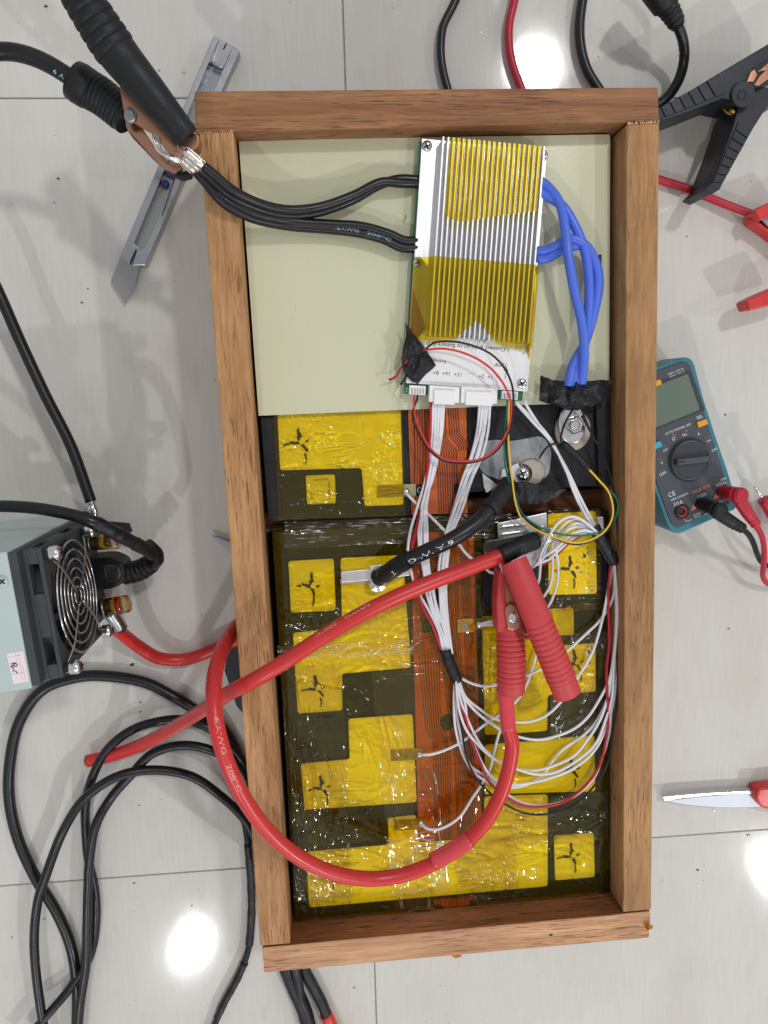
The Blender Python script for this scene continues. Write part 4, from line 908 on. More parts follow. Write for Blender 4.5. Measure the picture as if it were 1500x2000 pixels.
sc = lathe(MB(), P(255, 226, 133), [(3.6, 0), (3.4, 1.2), (2.4, 2), (1, 1.6)], 18, ell=1.25).build('rivet', M_dsteel, kc)
mb = MB()
for k_ in range(3): sweep(mb, pxpath([(300+k_*4, 262+k_*2, 134), (306+k_*4, 290+k_*2, 135), (325+k_*3, 305+k_*2, 136), (352, 312+k_*3, 135)], 2), .9, 8)
mb.build('braid_strand', M_tin, kc)
o, p_, r_ = cable('clamp_cable', [(-60, 118, 120), (-20, 103, 120), (20, 101, 120), (60, 110, 120), (100, 128, 119), (150, 160, 118)], 30, M_sil, label='black cable entering the smaller handle of the copper clamp from the left', cat='cable', n=20, r=4.8)
mb = MB(); text_on(mb, '6 A W G', p_, r_, 49, 17, 2.4, -.55); mb.build('lettering', mat('pale_blue_print', (.4, .62, .75, 1), .5), o)
# ================================================================== POWER SUPPLY (lower left)
ZP = 148.0
pA = P(12, 1078, ZP); pB = P(62, 1345, ZP); pu = (pB-pA); PL = pu.length*1000; pu.normalize(); pw = Vector((0, 0, 1)).cross(pu); up = Vector((0, 0, 1))
if pw.x < 0: pw = -pw
def LP(a, b, c): return Vector((pA.x, pA.y, 0))+pu*(a/1000)+pw*(b/1000)+up*(c/1000)
ps = thing('power_supply', 'pale metal power supply with a round wire fan grille at the left edge', 'power supply', LP(PL/2, -60, 0))
mb = MB(); box(mb, LP(PL/2, -70, ZP/2), PL, 140, ZP, pu, pw, up); mb.build('case', M_case, ps, .8)
mb = MB(); box(mb, LP(PL/2, 2.5, ZP/2), PL-2, 5, ZP-2, pu, pw, up); mb.build('back_panel', M_fanpl, ps, .4)
fc = LP(PL/2, 0, 100); FS = PL-3; hf = FS/2
fr = MB()
def fanp(a, b, c): return fc+pu*(a/1000)+pw*(b/1000)+up*(c/1000)
def flange(b0, b1, rin):
    n = 48; vs = []
    for b in (b0, b1):
        for i in range(n):
            t = 2*math.pi*i/n; ca, sa = math.cos(t), math.sin(t); k = hf/max(abs(ca), abs(sa)); k = min(k, hf*1.42)
            vs.append(fanp(ca*rin, b, sa*rin)); vs.append(fanp(ca*k, b, sa*k))
    fs = []
    for i in range(n):
        j = (i+1) % n
        for o in (0, 2*n): fs.append((o+2*i, o+2*j, o+2*j+1, o+2*i+1))
        fs.append((2*i, 2*j, 2*n+2*j, 2*n+2*i)); fs.append((2*i+1, 2*j+1, 2*n+2*j+1, 2*n+2*i+1))
    fr.add(vs, fs)
flange(5, 7.5, 37); flange(13.5, 16, 37)
for (a0, a1) in ((-hf, -hf+9), (-hf+27, hf-26), (hf-9, hf)):
    for s in (-1, 1):
        box(fr, fanp((a0+a1)/2, 10.5, s*(hf-3)), a1-a0, 6, 6, pu, pw, up)
        if abs(a0+a1) < 20: box(fr, fanp(s*(hf-3), 10.5, (a0+a1)/2), 6, 6, a1-a0, pu, pw, up)
n = 40; vs = [fanp(math.cos(6.2832*i/n)*r, b, math.sin(6.2832*i/n)*r) for b, r in ((5, 37), (16, 37), (16, 38.2), (5, 38.2)) for i in range(n)]
fr.add(vs, [(k*n+i, k*n+(i+1) % n, ((k+1) % 4)*n+(i+1) % n, ((k+1) % 4)*n+i) for k in range(4) for i in range(n)], True)
fr.build('fan_frame', M_fanpl, ps, .5)
lathe(MB(), fanp(0, 5, 0), [(15, 0), (15, 9), (13, 10)], 24, axis=pw).build('fan_hub', M_fanpl, ps)
for k in range(7):
    t0 = 2*math.pi*k/7; vs = []
    for i in range(5):
        r = 14+22*i/4
        for s, b in ((-.28, 7), (.30, 13)): t = t0+s+i*.1; vs.append(fanp(math.cos(t)*r, b, math.sin(t)*r))
    o = MB().add(vs, [(2*i, 2*i+1, 2*i+3, 2*i+2) for i in range(4)], True).build('fan_blade', M_fanpl, ps)
    s = o.modifiers.new('thick', 'SOLIDIFY'); s.thickness = .0012
for R in (36, 30, 24, 18, 12, 6): torus(MB(), fanp(0, 19, 0), R, .85, 48, 8, axis=pw).build('grille_ring', M_guard, ps)
hs = hf-4.5
for sa, sc_ in ((-1, 1), (1, 1), (-1, -1), (1, -1)):
    mb = MB(); sweep(mb, spline([fanp(sa*4, 20, sc_*4), fanp(sa*14, 20.4, sc_*14), fanp(sa*25, 20.2, sc_*25), fanp(sa*hs*.9, 18, sc_*hs*.9), fanp(sa*hs, 17, sc_*hs)], 3), .85, 8); mb.build('grille_spoke', M_guard, ps)
    s = lathe(MB(), fanp(sa*hs, 16.2, sc_*hs), [(3.2, 0), (3.2, 3), (4.3, 3.2), (4.5, 4), (4.2, 5.5), (4.6, 6), (4.4, 8), (3.2, 9.6), (1, 10)], 18, axis=pw).build('screw', M_steel, ps)
    mb = MB()
    for ax in (pu, up): box(mb, fanp(sa*hs, 26.3, sc_*hs), *( (5, .5, 1) if ax is pu else (1, .5, 5)), pu, pw, up)
    mb.build('cross_slot', M_hole, s)
mb = MB(); lathe(mb, P(4, 1136, ZP), [(3.6, 0), (3.4, .8), (1, 1.1)], 20); s = mb.build('screw', M_case, ps)
mb = MB(); box(mb, P(4, 1136, ZP+1.1), 4, .9, .3, Vector((.7, .7, 0)), Vector((-.7, .7, 0))); box(mb, P(4, 1136, ZP+1.12), 4, .9, .3, Vector((.7, -.7, 0)), Vector((.7, .7, 0))); mb.build('cross_slot', M_hole, s)
st = plate('price_sticker', [(13, 1277), (45, 1271), (56, 1331), (26, 1336)], ZP+.25, ZP, mat('pinkish_paper', srgb(240, 226, 230), .5), ps, 0, 2)
mb = MB()
for x0, y0, x1, y1 in ((36, 1276, 44, 1328), (16, 1284, 42, 1279), (22, 1317, 52, 1312), (44, 1300, 50, 1330), (30, 1276, 34, 1300)): sweep(mb, pxpath([(x0, y0, ZP+.28), (x1, y1, ZP+.28)]), .12, 4, flat=.3)
mb.build('print_lines', mat('pink_line_print', (.75, .4, .45, 1), .5), st)
mb = MB()
for pts in ([(21, 1297), (30, 1294)], [(22, 1301), (26, 1299), (30, 1302), (34, 1299), (31, 1296), (26, 1299)], [(20, 1303), (24, 1302), (27, 1305), (24, 1307)], [(24, 1311), (30, 1310), (34, 1316)]):
    sweep(mb, pxpath([(a, b, ZP+.32) for a, b in pts], 1), .3, 4, flat=.3)
mb.build('handwriting', M_print, st)
# mains plug
pg = thing('mains_plug', 'black moulded mains plug pushed into the power supply below its fan', 'plug', P(215, 1125, 0))
plate('plug_body', rounded([(166, 1092), (214, 1088), (240, 1100), (246, 1120), (240, 1140), (222, 1150), (178, 1156), (168, 1148)], 10), 46, 22, M_rubber, pg, 2)
plate('grip_pad', rounded([(202, 1103), (228, 1104), (238, 1118), (232, 1134), (206, 1138)], 9), 47.2, 45, M_fanpl, pg, .5)
for k in range(5): mb = MB(); sweep(mb, pxpath([(209+k*4.6, 1107, 47.4), (211+k*4.6, 1134, 47.4)]), .6, 6); mb.build('grip_line', M_rubber, pg)
pthp = pxpath([(240, 1120, 34), (256, 1118, 35), (276, 1112, 38), (298, 1098, 44)], .7); mb = MB(); sweep(mb, pthp, ribs(7.6, 6.2, .02, .98, 6, .3), 16); mb.build('strain_relief', M_rubber, pg)
# binding posts
for nm, A, B, zz, lb in (('clear tipped binding post with a red spot beside the red cable', (182, 1192), (253, 1178), 50, 1), ('brass and clear binding post under the black taped cable', (150, 1058), (234, 1054), 50, 0)):
    a = P(A[0], A[1], zz); b = P(B[0], B[1], zz); ax = (b-a).normalized(); l = (b-a).length*1000
    t = thing('binding_post', nm, 'terminal', a)
    lathe(MB(), a, [(6.2, 0), (6.6, l*.06), (6.0, l*.18), (6.0, l*.24)], 20, axis=ax).build('collar', M_clear, t)
    lathe(MB(), a+ax*.001, [(4.6, 0), (4.6, l*.22), (5.6, l*.24), (5.6, l*.34), (4.8, l*.36), (5.2, l*.6), (4.2, l*.62), (4.2, l*.8)], 20, axis=ax).build('core', M_gold, t)
    lathe(MB(), a, [(7.2, l*.27), (7.2, l*.34), (6.9, l*.35)], 24, axis=ax).build('washer', M_dsteel, t)
    lathe(MB(), a, [(6.6, l*.36), (6.4, l*.95), (5.4, l*1.0), (1, l*1.0)], 24, axis=ax).build('cap', M_clear, t)
    if lb: lathe(MB(), a, [(5.0, l*.66), (5.0, l*.78)], 20, axis=ax).build('red_band', mat('red_mark', srgb(220, 40, 30), .4), t)
cable('cable_lug', [(212, 1192, 48), (222, 1206, 46), (230, 1218, 44), (236, 1228, 42)], 26, M_dsteel, rb, n=14, r=5.2)
# loose cables at the left
lc = thing('black_drop_cable', 'black cable hanging down the left side and ending in a crimped bare lug', 'cable', P(90, 780, 0))
cable('cable', [(-40, 500, 40), (-8, 560, 40), (40, 668, 38), (90, 775, 38), (138, 870, 38), (178, 980, 40)], 21, M_sil, lc, n=18)
cable('crimped_lug', [(175, 972, 40), (180, 990, 40), (186, 1008, 40)], 18, M_steel, lc, n=9, step=1.2, lump=.18)
lc = thing('taped_cable', 'black cable crossing above the power supply with lumpy tape up to its elbow', 'cable', P(150, 1020, 0))
cable('cable', [(-50, 990, 90), (20, 989, 96), (80, 994, 100), (150, 1008, 102), (185, 1020, 102), (230, 1043, 92), (275, 1068, 76), (296, 1084, 62)], 23, M_sil, lc, n=18)
cable('tape_wrap', [(158, 1009, 102), (200, 1028, 99), (240, 1049, 89), (280, 1070, 74), (298, 1082, 64)], 27, M_etape, lc, n=18, step=1.6, lump=.09)
cable('elbow', [(288, 1064, 66), (304, 1078, 60), (308, 1092, 54), (300, 1102, 48)], 26, M_etape, lc, n=10, step=4)
plate('tape_flap', [(204, 1018), (252, 1022), (258, 1038), (240, 1050), (212, 1036)], 70, 68, M_etape, lc, .4)

# coil of cable, lower left
def flo(name, pts, w, label, z=None, m=M_sil, **k):
    pts = [(p[0], p[1], (p[2] if len(p) > 2 else 5)) for p in pts]
    return cable(name, pts, w, m, label=label, cat='cable', n=18, **k)
flo('power_cable', [(498, 1560, 5), (475, 1500, 5), (440, 1430, 5), (383, 1387, 6), (333, 1357, 6), (283, 1333, 5), (200, 1320, 5), (150, 1323, 5), (83, 1348, 5), (38, 1410, 5), (19, 1493, 5), (19, 1568, 5), (37, 1643, 5), (71, 1717, 5), (112, 1784, 5), (138, 1848, 5), (150, 1923, 5), (149, 2040, 5)], 22, 'outermost loop of thick black cable sweeping up the far left of the tiles')
flo('power_cable', [(495, 1540, 5), (468, 1478, 6), (410, 1424, 14), (370, 1408, 12), (330, 1406, 12), (261, 1424, 12), (213, 1460, 14), (183, 1512, 14), (168, 1568, 10), (168, 1624, 5), (173, 1680, 5), (185, 1736, 5), (188, 1796, 5), (176, 1867, 5), (142, 1923, 8), (93, 1982, 14), (40, 2040, 14)], 18, 'second black cable loop passing under the cut red cable end')
flo('power_cable', [(500, 1590, 5), (467, 1500, 8), (411, 1465, 14), (355, 1456, 14), (299, 1471, 14), (254, 1516, 14), (216, 1560, 12), (187, 1613, 14), (175, 1680, 14), (172, 1736, 14), (170, 1811, 14), (168, 1885, 14), (157, 1960, 14), (149, 2050, 14)], 19, 'third black cable loop running straight down beside the middle of the coil')
flo('power_cable', [(498, 1640, 5), (478, 1601, 5), (429, 1553, 12), (373, 1516, 14), (299, 1504, 16), (231, 1516, 22), (168, 1557, 22), (123, 1624, 14), (90, 1710, 15), (75, 1755, 15), (67, 1829, 14), (71, 1904, 14), (92, 2050, 14)], 19, 'innermost black cable loop with the lowest arc of the coil')
tc_ = thing('taped_power_lead', 'slim black lead wrapped in tape running down the left side of the wooden box', 'cable', P(470, 1800, 0))
cable('cable', [(470, 1580, 6), (480, 1620, 5), (486, 1665, 5), (490, 1720, 5), (491, 1780, 5), (488, 1840, 5), (474, 1890, 5), (448, 1940, 5), (420, 2000, 5), (400, 2050, 5)], 13, M_rubber, tc_, n=14, lump=.04)
cable('tape_wrap', [(484, 1648, 5), (488, 1690, 5), (491, 1740, 5), (491, 1790, 5), (487, 1845, 5)], 17, M_etape, tc_, n=14, lump=.08, step=2)
cable('tape_wrap', [(478, 1880, 5), (462, 1915, 5), (440, 1955, 5), (424, 1988, 5)], 16, M_etape, tc_, n=14, lump=.08, step=2)
# under the bottom plank
t = thing('splitter_lead', 'two black sleeved leads spreading from under the bottom plank, one ending red', 'cable', P(590, 1950, 0))
cable('sleeve', [(545, 1850, 7), (563, 1900, 7), (580, 1940, 7), (594, 1973, 7), (603, 2005, 7), (615, 2050, 7)], 33, M_rubber, t, n=16, lump=.03)
cable('cable', [(566, 1860, 14), (580, 1905, 14), (586, 1935, 11), (588, 1952, 8)], 19, M_sil, t, n=14)
cable('sleeve', [(575, 1850, 6), (596, 1897, 6), (615, 1932, 6), (630, 1962, 6), (641, 1992, 6)], 24, M_rubber, t, n=16)
cable('red_boot', [(636, 1980, 6), (646, 2000, 6), (665, 2045, 6)], 27, M_red, t, n=16)
# dark tips showing left of the box
o = plate('pointed_blade', [(413, 1046), (425, 1049), (448, 1058), (520, 1085), (520, 1110), (449, 1076), (436, 1066)], 5, 2, M_dsteel, bevel=.3); tag(o, 'dark pointed metal tip poking out from under the left plank', 'blade')
o = plate('plastic_grip', [(448, 1262), (500, 1240), (520, 1330), (480, 1400), (462, 1380), (438, 1310)], 14, 3, M_black2, bevel=.8); tag(o, 'black plastic piece tucked under the left plank behind the red loop', 'grip')

# ---- cables above the box
flo('test_lead', [(905, -40, 5), (888, 5, 5), (866, 50, 5), (861, 85, 5), (863, 125, 5), (874, 172, 5), (892, 220, 5), (915, 250, 5)], 15, 'slim black lead curving behind the top plank, left of the red one')
flo('test_lead', [(1012, -40, 5), (1004, 5, 5), (995, 45, 5), (994, 85, 5), (1001, 125, 5), (1018, 172, 5), (1036, 220, 5), (1060, 250, 5)], 15, 'slim red lead curving behind the top plank', m=M_reddark)
t = thing('appliance_lead', 'thick black cord looping above the top plank up to its moulded plug', 'cable', P(1250, 120, 0))
cable('cable', [(1146, -40, 6), (1137, 5, 6), (1132, 50, 6), (1134, 90, 6), (1146, 135, 6), (1168, 172, 6), (1200, 215, 6), (1240, 228, 6), (1275, 212, 7), (1305, 188, 9), (1326, 155, 14), (1336, 115, 20), (1333, 75, 28), (1318, 38, 34)], 18.5, M_sil, t, n=18)
pth = pxpath([(1324, 50, 32), (1312, 28, 36), (1296, 2, 40), (1270, -40, 44)], .7); mb = MB(); sweep(mb, pth, lambda u: (ribs(5.0, 9, .04, .45, 4, .28)(u) if u < .45 else 8+3*u), 18); mb.build('plug', M_rubber, t)

# ================================================================== BIG BLACK CLAMP (right)
bc = thing('black_spring_clamp', 'large black plastic spring clamp with ridged open handles at the upper right', 'clamp', P(1430, 220, 0))
def ridged(p0, p1, q0, q1, n, z, depth, inset=.0):
    """separate raised grip pads between two edges p0-p1 (outer) and q0-q1 (inner)"""
    for i in range(n):
        t0 = (i+.04)/n; t1 = (i+.94)/n
        f = lambda a, b, t: (a[0]+(b[0]-a[0])*t, a[1]+(b[1]-a[1])*t)
        a = f(p0, p1, t0); b = f(p0, p1, t1); c_ = f(q0, q1, t1); d = f(q0, q1, t0)
        plate('grip_pad', [a, b, c_, d], z+.9, z-depth, M_black2, bc, .35)
plate('handle', [(1240, 236), (1284, 212), (1330, 188), (1384, 155), (1500, 86), (1560, 50), (1560, 130), (1500, 150), (1470, 160), (1448, 200), (1412, 192), (1350, 217), (1287, 239), (1245, 254)], 46, 12, M_black2, bc, .8)
plate('handle', [(1441, 212), (1470, 168), (1500, 170), (1560, 150), (1540, 190), (1500, 206), (1472, 250), (1462, 268), (1448, 294), (1432, 318), (1420, 342), (1410, 362), (1406, 370), (1391, 379), (1374, 372), (1390, 356), (1412, 300), (1432, 245)], 42, 8, M_black2, bc, .8)
ridged((1272, 219), (1398, 149), (1280, 236), (1418, 182), 7, 46, 3)
ridged((1468, 256), (1412, 358), (1444, 236), (1392, 356), 7, 42, 3)
d_ = lathe(MB(), P(1449, 186, 46), [(8.6, 0), (8.6, 1.6), (8.0, 2.2)], 36).build('pivot_disc', M_black2, bc)
mb = MB(); torus(mb, P(1449, 186, 48.2), 2.9, .5, 28, 6); mb.build('pivot_ring', M_black2, d_)
cable('spring', [(1418, 208, 30), (1424, 214, 33), (1430, 218, 35), (1436, 216, 36)], 14, M_gold, bc, n=12, r=3)
mb = MB()
for pts, z_ in (([(1458, 160), (1466, 140), (1474, 134), (1480, 146), (1472, 160)], 48.2), ([(1472, 166), (1482, 150), (1500, 132), (1520, 120), (1520, 140), (1496, 158), (1482, 168)], 48.0), ([(1480, 140), (1500, 122), (1520, 112), (1520, 118), (1494, 138)], 48.6)): prism(mb, pts, z_, 44)
mb.build('copper_tooth', M_copper, bc, .5)
plate('mouth', [(1458, 158), (1474, 132), (1500, 114), (1525, 108), (1525, 146), (1490, 168), (1472, 172)], 47.2, 45, M_hole, bc)
flo('test_lead', [(1230, 322, 5), (1285, 350, 5), (1330, 364, 5), (1385, 386, 6), (1440, 408, 8), (1485, 424, 10)], 15.5, 'slim red lead leaving the right plank towards the red clip', m=M_reddark)
t = thing('red_spring_clip', 'red plastic spring clip cut off by the right edge with metal showing inside', 'clip', P(1500, 420, 0))
plate('handle', [(1474, 412), (1484, 404), (1500, 396), (1545, 380), (1560, 400), (1500, 424), (1484, 432)], 24, 8, M_red, t, 1)
plate('handle', [(1464, 426), (1480, 430), (1500, 446), (1550, 480), (1550, 500), (1500, 456), (1470, 436)], 16, 4, M_red, t, 1)
plate('jaw', [(1482, 424), (1500, 420), (1530, 424), (1530, 452), (1500, 442)], 18, 8, M_dsteel, t, .4)
t = thing('red_handle_tip', 'red rounded handle end pointing in from the right edge above the multimeter', 'handle', P(1490, 585, 0))
plate('handle', rounded([(1457, 588), (1484, 574), (1545, 548), (1560, 580), (1500, 598), (1464, 607)], 6), 30, 14, M_red, t, 1.5)

# ================================================================== MULTIMETER
ZM = 36
mmt = thing('multimeter', 'teal edged charcoal digital multimeter leaning beside the right plank with a big round dial', 'multimeter', P(1340, 880, 0))
outl = [(1222, 738), (1338, 697), (1350, 700), (1357, 710), (1374, 775), (1398, 850), (1424, 925), (1441, 985), (1436, 996), (1330, 1042), (1318, 1042), (1306, 1032), (1298, 1012), (1270, 930), (1243, 850), (1218, 760)]
plate('holster', rounded(outl, 12), ZM, 2, M_teal, mmt, 1.6)
face = plate('face_plate', rounded([(1232, 744), (1333, 706), (1344, 708), (1350, 716), (1366, 775), (1390, 850), (1415, 925), (1431, 980), (1324, 1032), (1314, 1026), (1306, 1010), (1278, 930), (1250, 850), (1227, 765)], 8), ZM+1.2, ZM-3, M_face, mmt, .8)
plate('display_frame', rounded([(1232, 768), (1350, 722), (1378, 802), (1262, 850)], 6), ZM+2.2, ZM, M_dial, mmt, .6)
plate('display', rounded([(1238, 772), (1343, 730), (1367, 800), (1264, 842)], 4), ZM+2.4, ZM+1, M_lcd, mmt, .2)
dl = P(1346, 898, ZM+1)
d0 = lathe(MB(), dl, [(16.5, 0), (16.5, .5), (15.9, .6), (15.6, 2.6), (14.4, 3.6), (13.2, 3.0), (13.0, 2.6)], 48).build('dial', M_dial, mmt)
ax = (P(1390, 893, ZM)-P(1305, 902, ZM)).normalized(); ay = Vector((-ax.y, ax.x, 0))
mb = MB(); box(mb, dl+Vector((0, 0, .0042)), 25, 4.6, 5.4, ax, ay); mb.build('dial_grip', M_face, d0, .7)
mb = MB(); box(mb, dl+Vector((0, 0, .0073))-ax*.009, 5, .8, .4, ax, ay); mb.build('dial_pointer', M_hole, d0)
plate('button', rounded([(1361, 825), (1380, 818), (1384, 828), (1365, 836)], 3), ZM+3, ZM+.5, M_orange, mmt, .5)
plate('button', rounded([(1270, 748), (1290, 740), (1294, 750), (1274, 758)], 3), ZM+3, ZM+.5, M_orange, mmt, .5)
plate('button', rounded([(1276, 866), (1291, 861), (1294, 872), (1279, 878)], 3), ZM+3, ZM+.5, M_cyan, mmt, .5)
zz = ZM+1.32; mb = MB(); mo = MB()
for s, a, b in (('600V  CAT III', (1306, 733), (1335, 722)), ('1000V CAT II', (1308, 739), (1337, 728)), ('SEL', (1362, 820), (1374, 815)), ('AUTO POWER OFF', (1300, 850), (1350, 830)),
                ('Ω', (1314, 861), (1319, 859)), ('Hz', (1334, 853), (1342, 850)), ('A', (1363, 851), (1368, 849)), ('mA', (1381, 864), (1389, 861)), ('mV', (1296, 883), (1305, 879)), ('V', (1291, 908), (1296, 906)),
                ('OFF', (1391, 883), (1402, 878)), ('OFF', (1289, 931), (1302, 925)), ('CE', (1307, 972), (1320, 966)), ('6000 COUNTS', (1311, 979), (1345, 965)), ('COM', (1364, 974), (1380, 967)), ('10A', (1318, 990), (1335, 984)),
                ('VΩHz', (1399, 952), (1419, 944)), ('mA', (1408, 940), (1419, 936)), ('FUSED', (1355, 1009), (1369, 1003)), ('600mA', (1356, 1013), (1369, 1008)), ('CAT II', (1405, 983), (1417, 978))): text_flat(mb, s, a, b, zz)
for pts in ([(1337, 1013), (1340, 1018), (1352, 1014)], [(1374, 1006), (1384, 1002)], [(1420, 978), (1426, 975), (1424, 970)]): sweep(mb, pxpath([(a, b, zz) for a, b in pts], 1), .25, 4, flat=.2)
for s, a, b in (('TRUE RMS', (1352, 966), (1389, 950)), ('~ =', (1361, 844), (1367, 841)), ('~ =', (1380, 856), (1387, 853)), ('~ =', (1294, 874), (1301, 871)), ('·))', (1313, 855), (1320, 852)), ('%', (1340, 845), (1344, 843)), ('Hz~=', (1286, 899), (1295, 896))): text_flat(mo, s, a, b, zz)
mb.build('lettering', M_wprint, face); 
for cx, cy in ((1356, 993), (1399, 971)):
    mo.add([P(cx-6, cy+5, zz), P(cx+6, cy, zz), P(cx-2.5, cy-6.5, zz)], [(0, 1, 2)])
mo.build('lettering', M_oprint, face)
jk = lathe(MB(), P(1331, 999, ZM+1), [(5.6, 0), (5.6, 1.6), (4.8, 2), (3.6, 1.8), (3.4, .2)], 28).build('jack', M_hole, mmt)
torus(MB(), P(1331, 999, ZM+2.2), 3.6, .7, 28, 8).build('jack_ring', M_red, jk)
for m, pts, ring, cord, lab in (
    (M_rubber, [(1370, 984), (1398, 996), (1430, 1020), (1452, 1033)], (1398, 996), [(1448, 1031, 50), (1462, 1044, 44), (1472, 1062, 34), (1479, 1082, 22), (1490, 1100, 12), (1515, 1108, 6), (1560, 1110, 5)], 'black right angle probe plug and lead in the meter middle socket'),
    (M_reddark, [(1412, 960), (1438, 966), (1458, 998), (1478, 1026)], (1438, 966), [(1474, 1024, 52), (1486, 1042, 48), (1492, 1066, 40), (1492, 1100, 30), (1490, 1125, 20), (1500, 1140, 12), (1540, 1150, 6)], 'red right angle probe plug and lead in the meter right hand socket')):
    t = thing('probe_lead', lab, 'test lead', P(ring[0], ring[1], ZM))
    a, b, c_, d = pts
    mb = MB(); sweep(mb, pxpath([(a[0], a[1], ZM+1), ((a[0]+b[0])/2, (a[1]+b[1])/2-1, ZM+12), (b[0]-1, b[1]-1, ZM+19)], 1), 5.2, 20); mb.build('plug', m, t)
    lathe(MB(), P(b[0], b[1], ZM+15), [(5.8, 0), (6.1, 3), (6.1, 6.5), (5.2, 7.4), (4.4, 7.5), (4.4, 7.9), (3.8, 8.2)], 28).build('plug_head', m, t)
    mb = MB(); pr = lambda u: (5.2-.8*u) if u < .62 else ribs(5.2, 3.4, .62, 1.0, 3, .3)(u)
    sweep(mb, pxpath([(b[0]+2, b[1]+4, ZM+18), (c_[0], c_[1], ZM+18), (d[0], d[1], ZM+16)], .6), pr, 18, flat=.85); mb.build('strain_relief', m, t)
    cable('lead', cord, 11.5, m, t, n=12)
t = thing('test_probe', 'thin steel test probe tip with red grip entering from the right edge', 'probe', P(1490, 980, 0))
cable('needle', [(1473, 950, 12), (1482, 964, 12), (1494, 980, 12)], 5, M_steel, t, n=10)
cable('grip', [(1490, 974, 12), (1502, 994, 12), (1530, 1040, 12)], 24, M_reddark, t, n=16)
# ================================================================== SCISSORS
t = thing('scissors', 'steel scissor blades pointing left with a red handle at the right edge', 'scissors', P(1440, 1560, 0))
plate('blade', [(1296, 1563), (1310, 1566), (1340, 1572), (1400, 1577), (1440, 1577), (1485, 1576), (1490, 1548), (1440, 1551), (1380, 1555), (1330, 1561)], 7, 5, mat('matt_blade_steel', (.50, .54, .60, 1), .5, metal=.6), t, .2)
plate('blade', [(1296, 1556), (1298, 1564), (1340, 1558), (1400, 1552), (1485, 1549), (1485, 1544), (1400, 1548), (1340, 1552), (1308, 1555)], 9, 3, M_steel, t, .2)
plate('handle', rounded([(1480, 1540), (1500, 1538), (1560, 1534), (1560, 1592), (1500, 1582), (1484, 1576), (1477, 1562)], 9), 15, 2, M_red, t, 2)
# ================================================================== CUTTER KNIFE
t = thing('utility_knife', 'steel snap blade utility knife lying under the copper clamp and the box corner', 'utility knife', P(340, 330, 0))
plate('back_plate', [(418, 72), (467, 98), (354, 351), (285, 517), (256, 518), (236, 500), (313, 318)], 3.2, 1, M_dsteel, t, .3)
plate('side_rail', [(417, 70), (427, 75), (330, 311), (262, 476), (266, 486), (252, 515), (235, 499), (311, 318)], 11, 1.2, M_knife, t, .6)
plate('side_rail', [(455, 90), (468, 98), (356, 351), (284, 518), (258, 519), (268, 487), (276, 488), (286, 478), (340, 350)], 11, 1.2, M_knife, t, .6)
plate('end_cap', [(428, 76), (455, 90), (436, 134), (411, 124)], 6, 3, M_knife, t, .3)
cable('end_bar', [(413, 122, 9), (436, 134, 9)], 6, M_knife, t, n=8)
plate('notch', [(441, 84), (444, 85), (438, 97), (435, 96)], 6.1, 5, M_hole, t)
plate('blade', [(330, 300), (356, 312), (286, 480), (272, 524), (263, 559), (245, 593), (216, 549), (236, 500), (262, 470)], 5, 4.4, mat('carbon_blade', (.34, .35, .35, 1), .4, metal=.9, bump=.1), t, .1)
mb = MB()
for k in range(5): sweep(mb, pxpath([(268+k*9, 462-k*21, 5.05), (284+k*9, 476-k*21-8, 5.05)]), .16, 4, flat=.3)
mb.build('snap_line', M_steel, t)
mb = MB(); 
for k in range(14): box(mb, P(342-k*1.9+k*k*.0, 346+k*5.6, 11.2), 2.2, .5, .4, Vector((.75, .66, 0)), Vector((-.66, .75, 0)))
mb.build('ratchet_notch', M_hole, t)
lathe(MB(), P(324, 361, 5), [(2.8, 0), (2.8, 3), (2.2, 3.8)], 18).build('slider_knob', M_blueink, t)
plate('slider', [(326, 318), (350, 330), (345, 352), (322, 340)], 8, 4, M_blueink, t, .6)
mb = MB(); text_flat(mb, 'L-30', (307, 396), (318, 372), 5.1, 1.3); mb.build('lettering', M_steel, t)
# ================================================================== small scraps
for pts, z1, lab in (([(1259, 1807), (1263, 1802), (1268, 1806), (1275, 1807), (1275, 1813), (1268, 1816), (1260, 1816)], ZB+1.2, 'tiny amber film scrap on the right end of the bottom plank'), ([(880, 1866), (886, 1864), (898, 1862), (902, 1868), (890, 1872)], ZB-4, 'tiny amber film scrap stuck to the outer side of the bottom plank'), ([(366, 236), (373, 236), (381, 244), (378, 250), (370, 246)], ZB-6, 'tiny amber film scrap by the top left corner of the box')):
    mb = MB(); top = [P(a, b, z1+(i % 3)*1.2) for i, (a, b) in enumerate(pts)]; c_ = sum(top, Vector())/len(top)-Vector((0, 0, .0015)); mb.add([c_]+top, [(0, i+1, (i+1) % len(top)+1) for i in range(len(top))])
    o = mb.build('film_scrap', M_kapflap); s = o.modifiers.new('t', 'SOLIDIFY'); s.thickness = .0002; tag(o, lab, 'scrap')
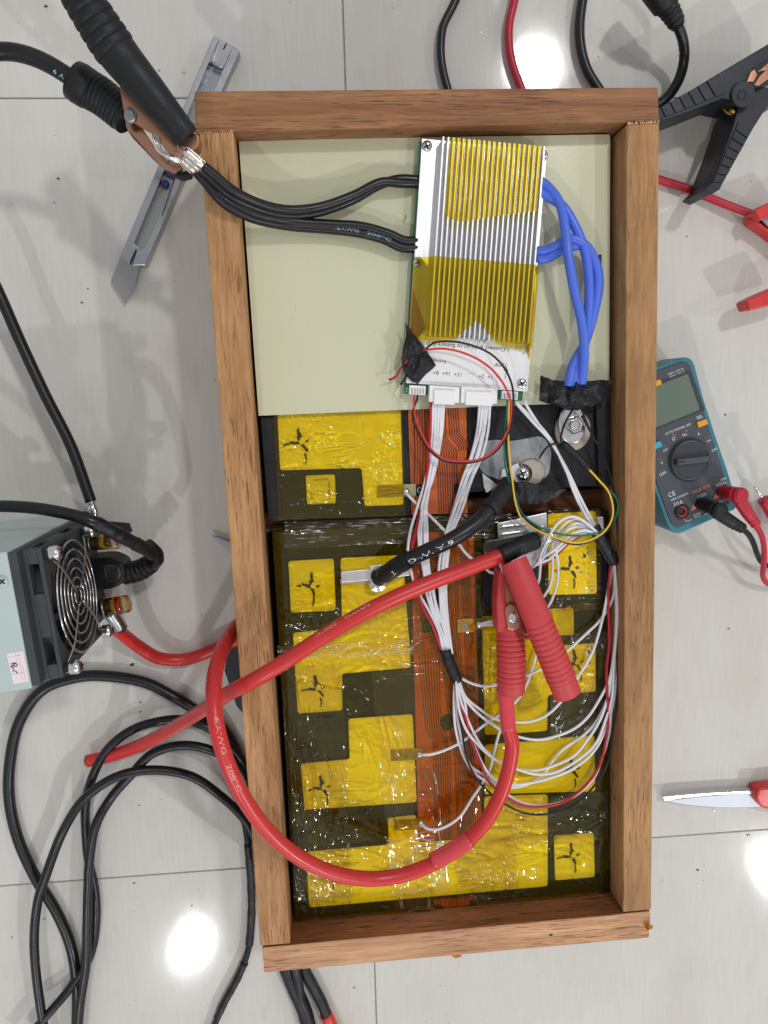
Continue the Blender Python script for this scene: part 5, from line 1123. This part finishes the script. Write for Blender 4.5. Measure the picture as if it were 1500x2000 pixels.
rr = random.Random(3); LMK = [(250, 540, 'the knife blade tip'), (420, 90, 'the knife end'), (230, 1200, 'the binding posts'), (300, 1350, 'the arc of the outermost black cable'), (375, 1840, 'the bright lamp reflection'), (60, 1750, 'the crossing cables at far left'), (250, 1600, 'the innermost cable arc'), (730, 1940, 'the joint below the box'), (1390, 1560, 'the scissors'), (1440, 860, 'the multimeter dial'), (1480, 1130, 'the probe leads'), (1400, 340, 'the black spring clamp handle'), (1000, 90, 'the slim red lead'), (1380, 1710, 'the joint right of the box'), (60, 400, 'the hanging black cable'), (60, 60, 'the curved black clamp cable')]
spots = [(311, 138, 4), (359, 141, 5), (114, 349, 4), (106, 396, 3), (160, 591, 5), (339, 548, 3), (172, 564, 3), (372, 441, 2), (32, 446, 2), (341, 190, 3), (258, 1298, 8), (274, 1372, 5), (274, 1390, 5), (393, 1203, 4), (262, 1725, 4), (262, 1781, 4), (375, 1769, 4), (86, 1795, 5), (24, 1830, 3), (342, 1897, 2), (253, 1963, 2), (1394, 1583, 5), (1416, 810, 4), (1423, 1228, 5), (1461, 1631, 6), (1377, 1692, 3), (1362, 1699, 5), (1374, 1720, 3), (692, 1929, 5), (790, 1890, 2), (1341, 462, 3), (1468, 354, 3), (1169, 111, 4), (940, 64, 3), (272, 1573, 3), (316, 1562, 2), (860, 1925, 2), (1008, 1973, 2), (90, 13, 5), (1293, 1190, 2)]
for i, (x, y, s) in enumerate(spots):
    mb = MB(); r = s*.17; c_ = P(x, y, 0); n = 7; vs = []
    for h, k in ((0.05, 1), (r*.7, .8), (r*1.1, .3)):
        for j in range(n):
            a = 6.2832*j/n; q = r*k*rr.uniform(.6, 1.3); vs.append(c_+Vector((math.cos(a)*q*1.5/1000, math.sin(a)*q/1000, h/1000)))
    mb.add(vs, [(a*n+j, a*n+(j+1) % n, (a+1)*n+(j+1) % n, (a+1)*n+j) for a in range(2) for j in range(n)]+[tuple(range(2*n, 3*n))])
    o = mb.build('crumb', [M_dsteel, M_steel, M_fanpl, M_dsteel][i % 4]); 
    lm_ = min(LMK, key=lambda q: (q[0]-x)**2+(q[1]-y)**2); dx, dy = x-lm_[0], y-lm_[1]
    side = ('left of' if dx < 0 else 'right of') if abs(dx) > abs(dy) else ('above' if dy < 0 else 'below')
    tag(o, 'tiny %s %s crumb on the tiles %s %s' % ('coarse' if s > 4 else 'fine', ['grey', 'shiny', 'dark', 'grey'][i % 4], side, lm_[2]), 'crumb', 'crumbs scattered on the tiles')
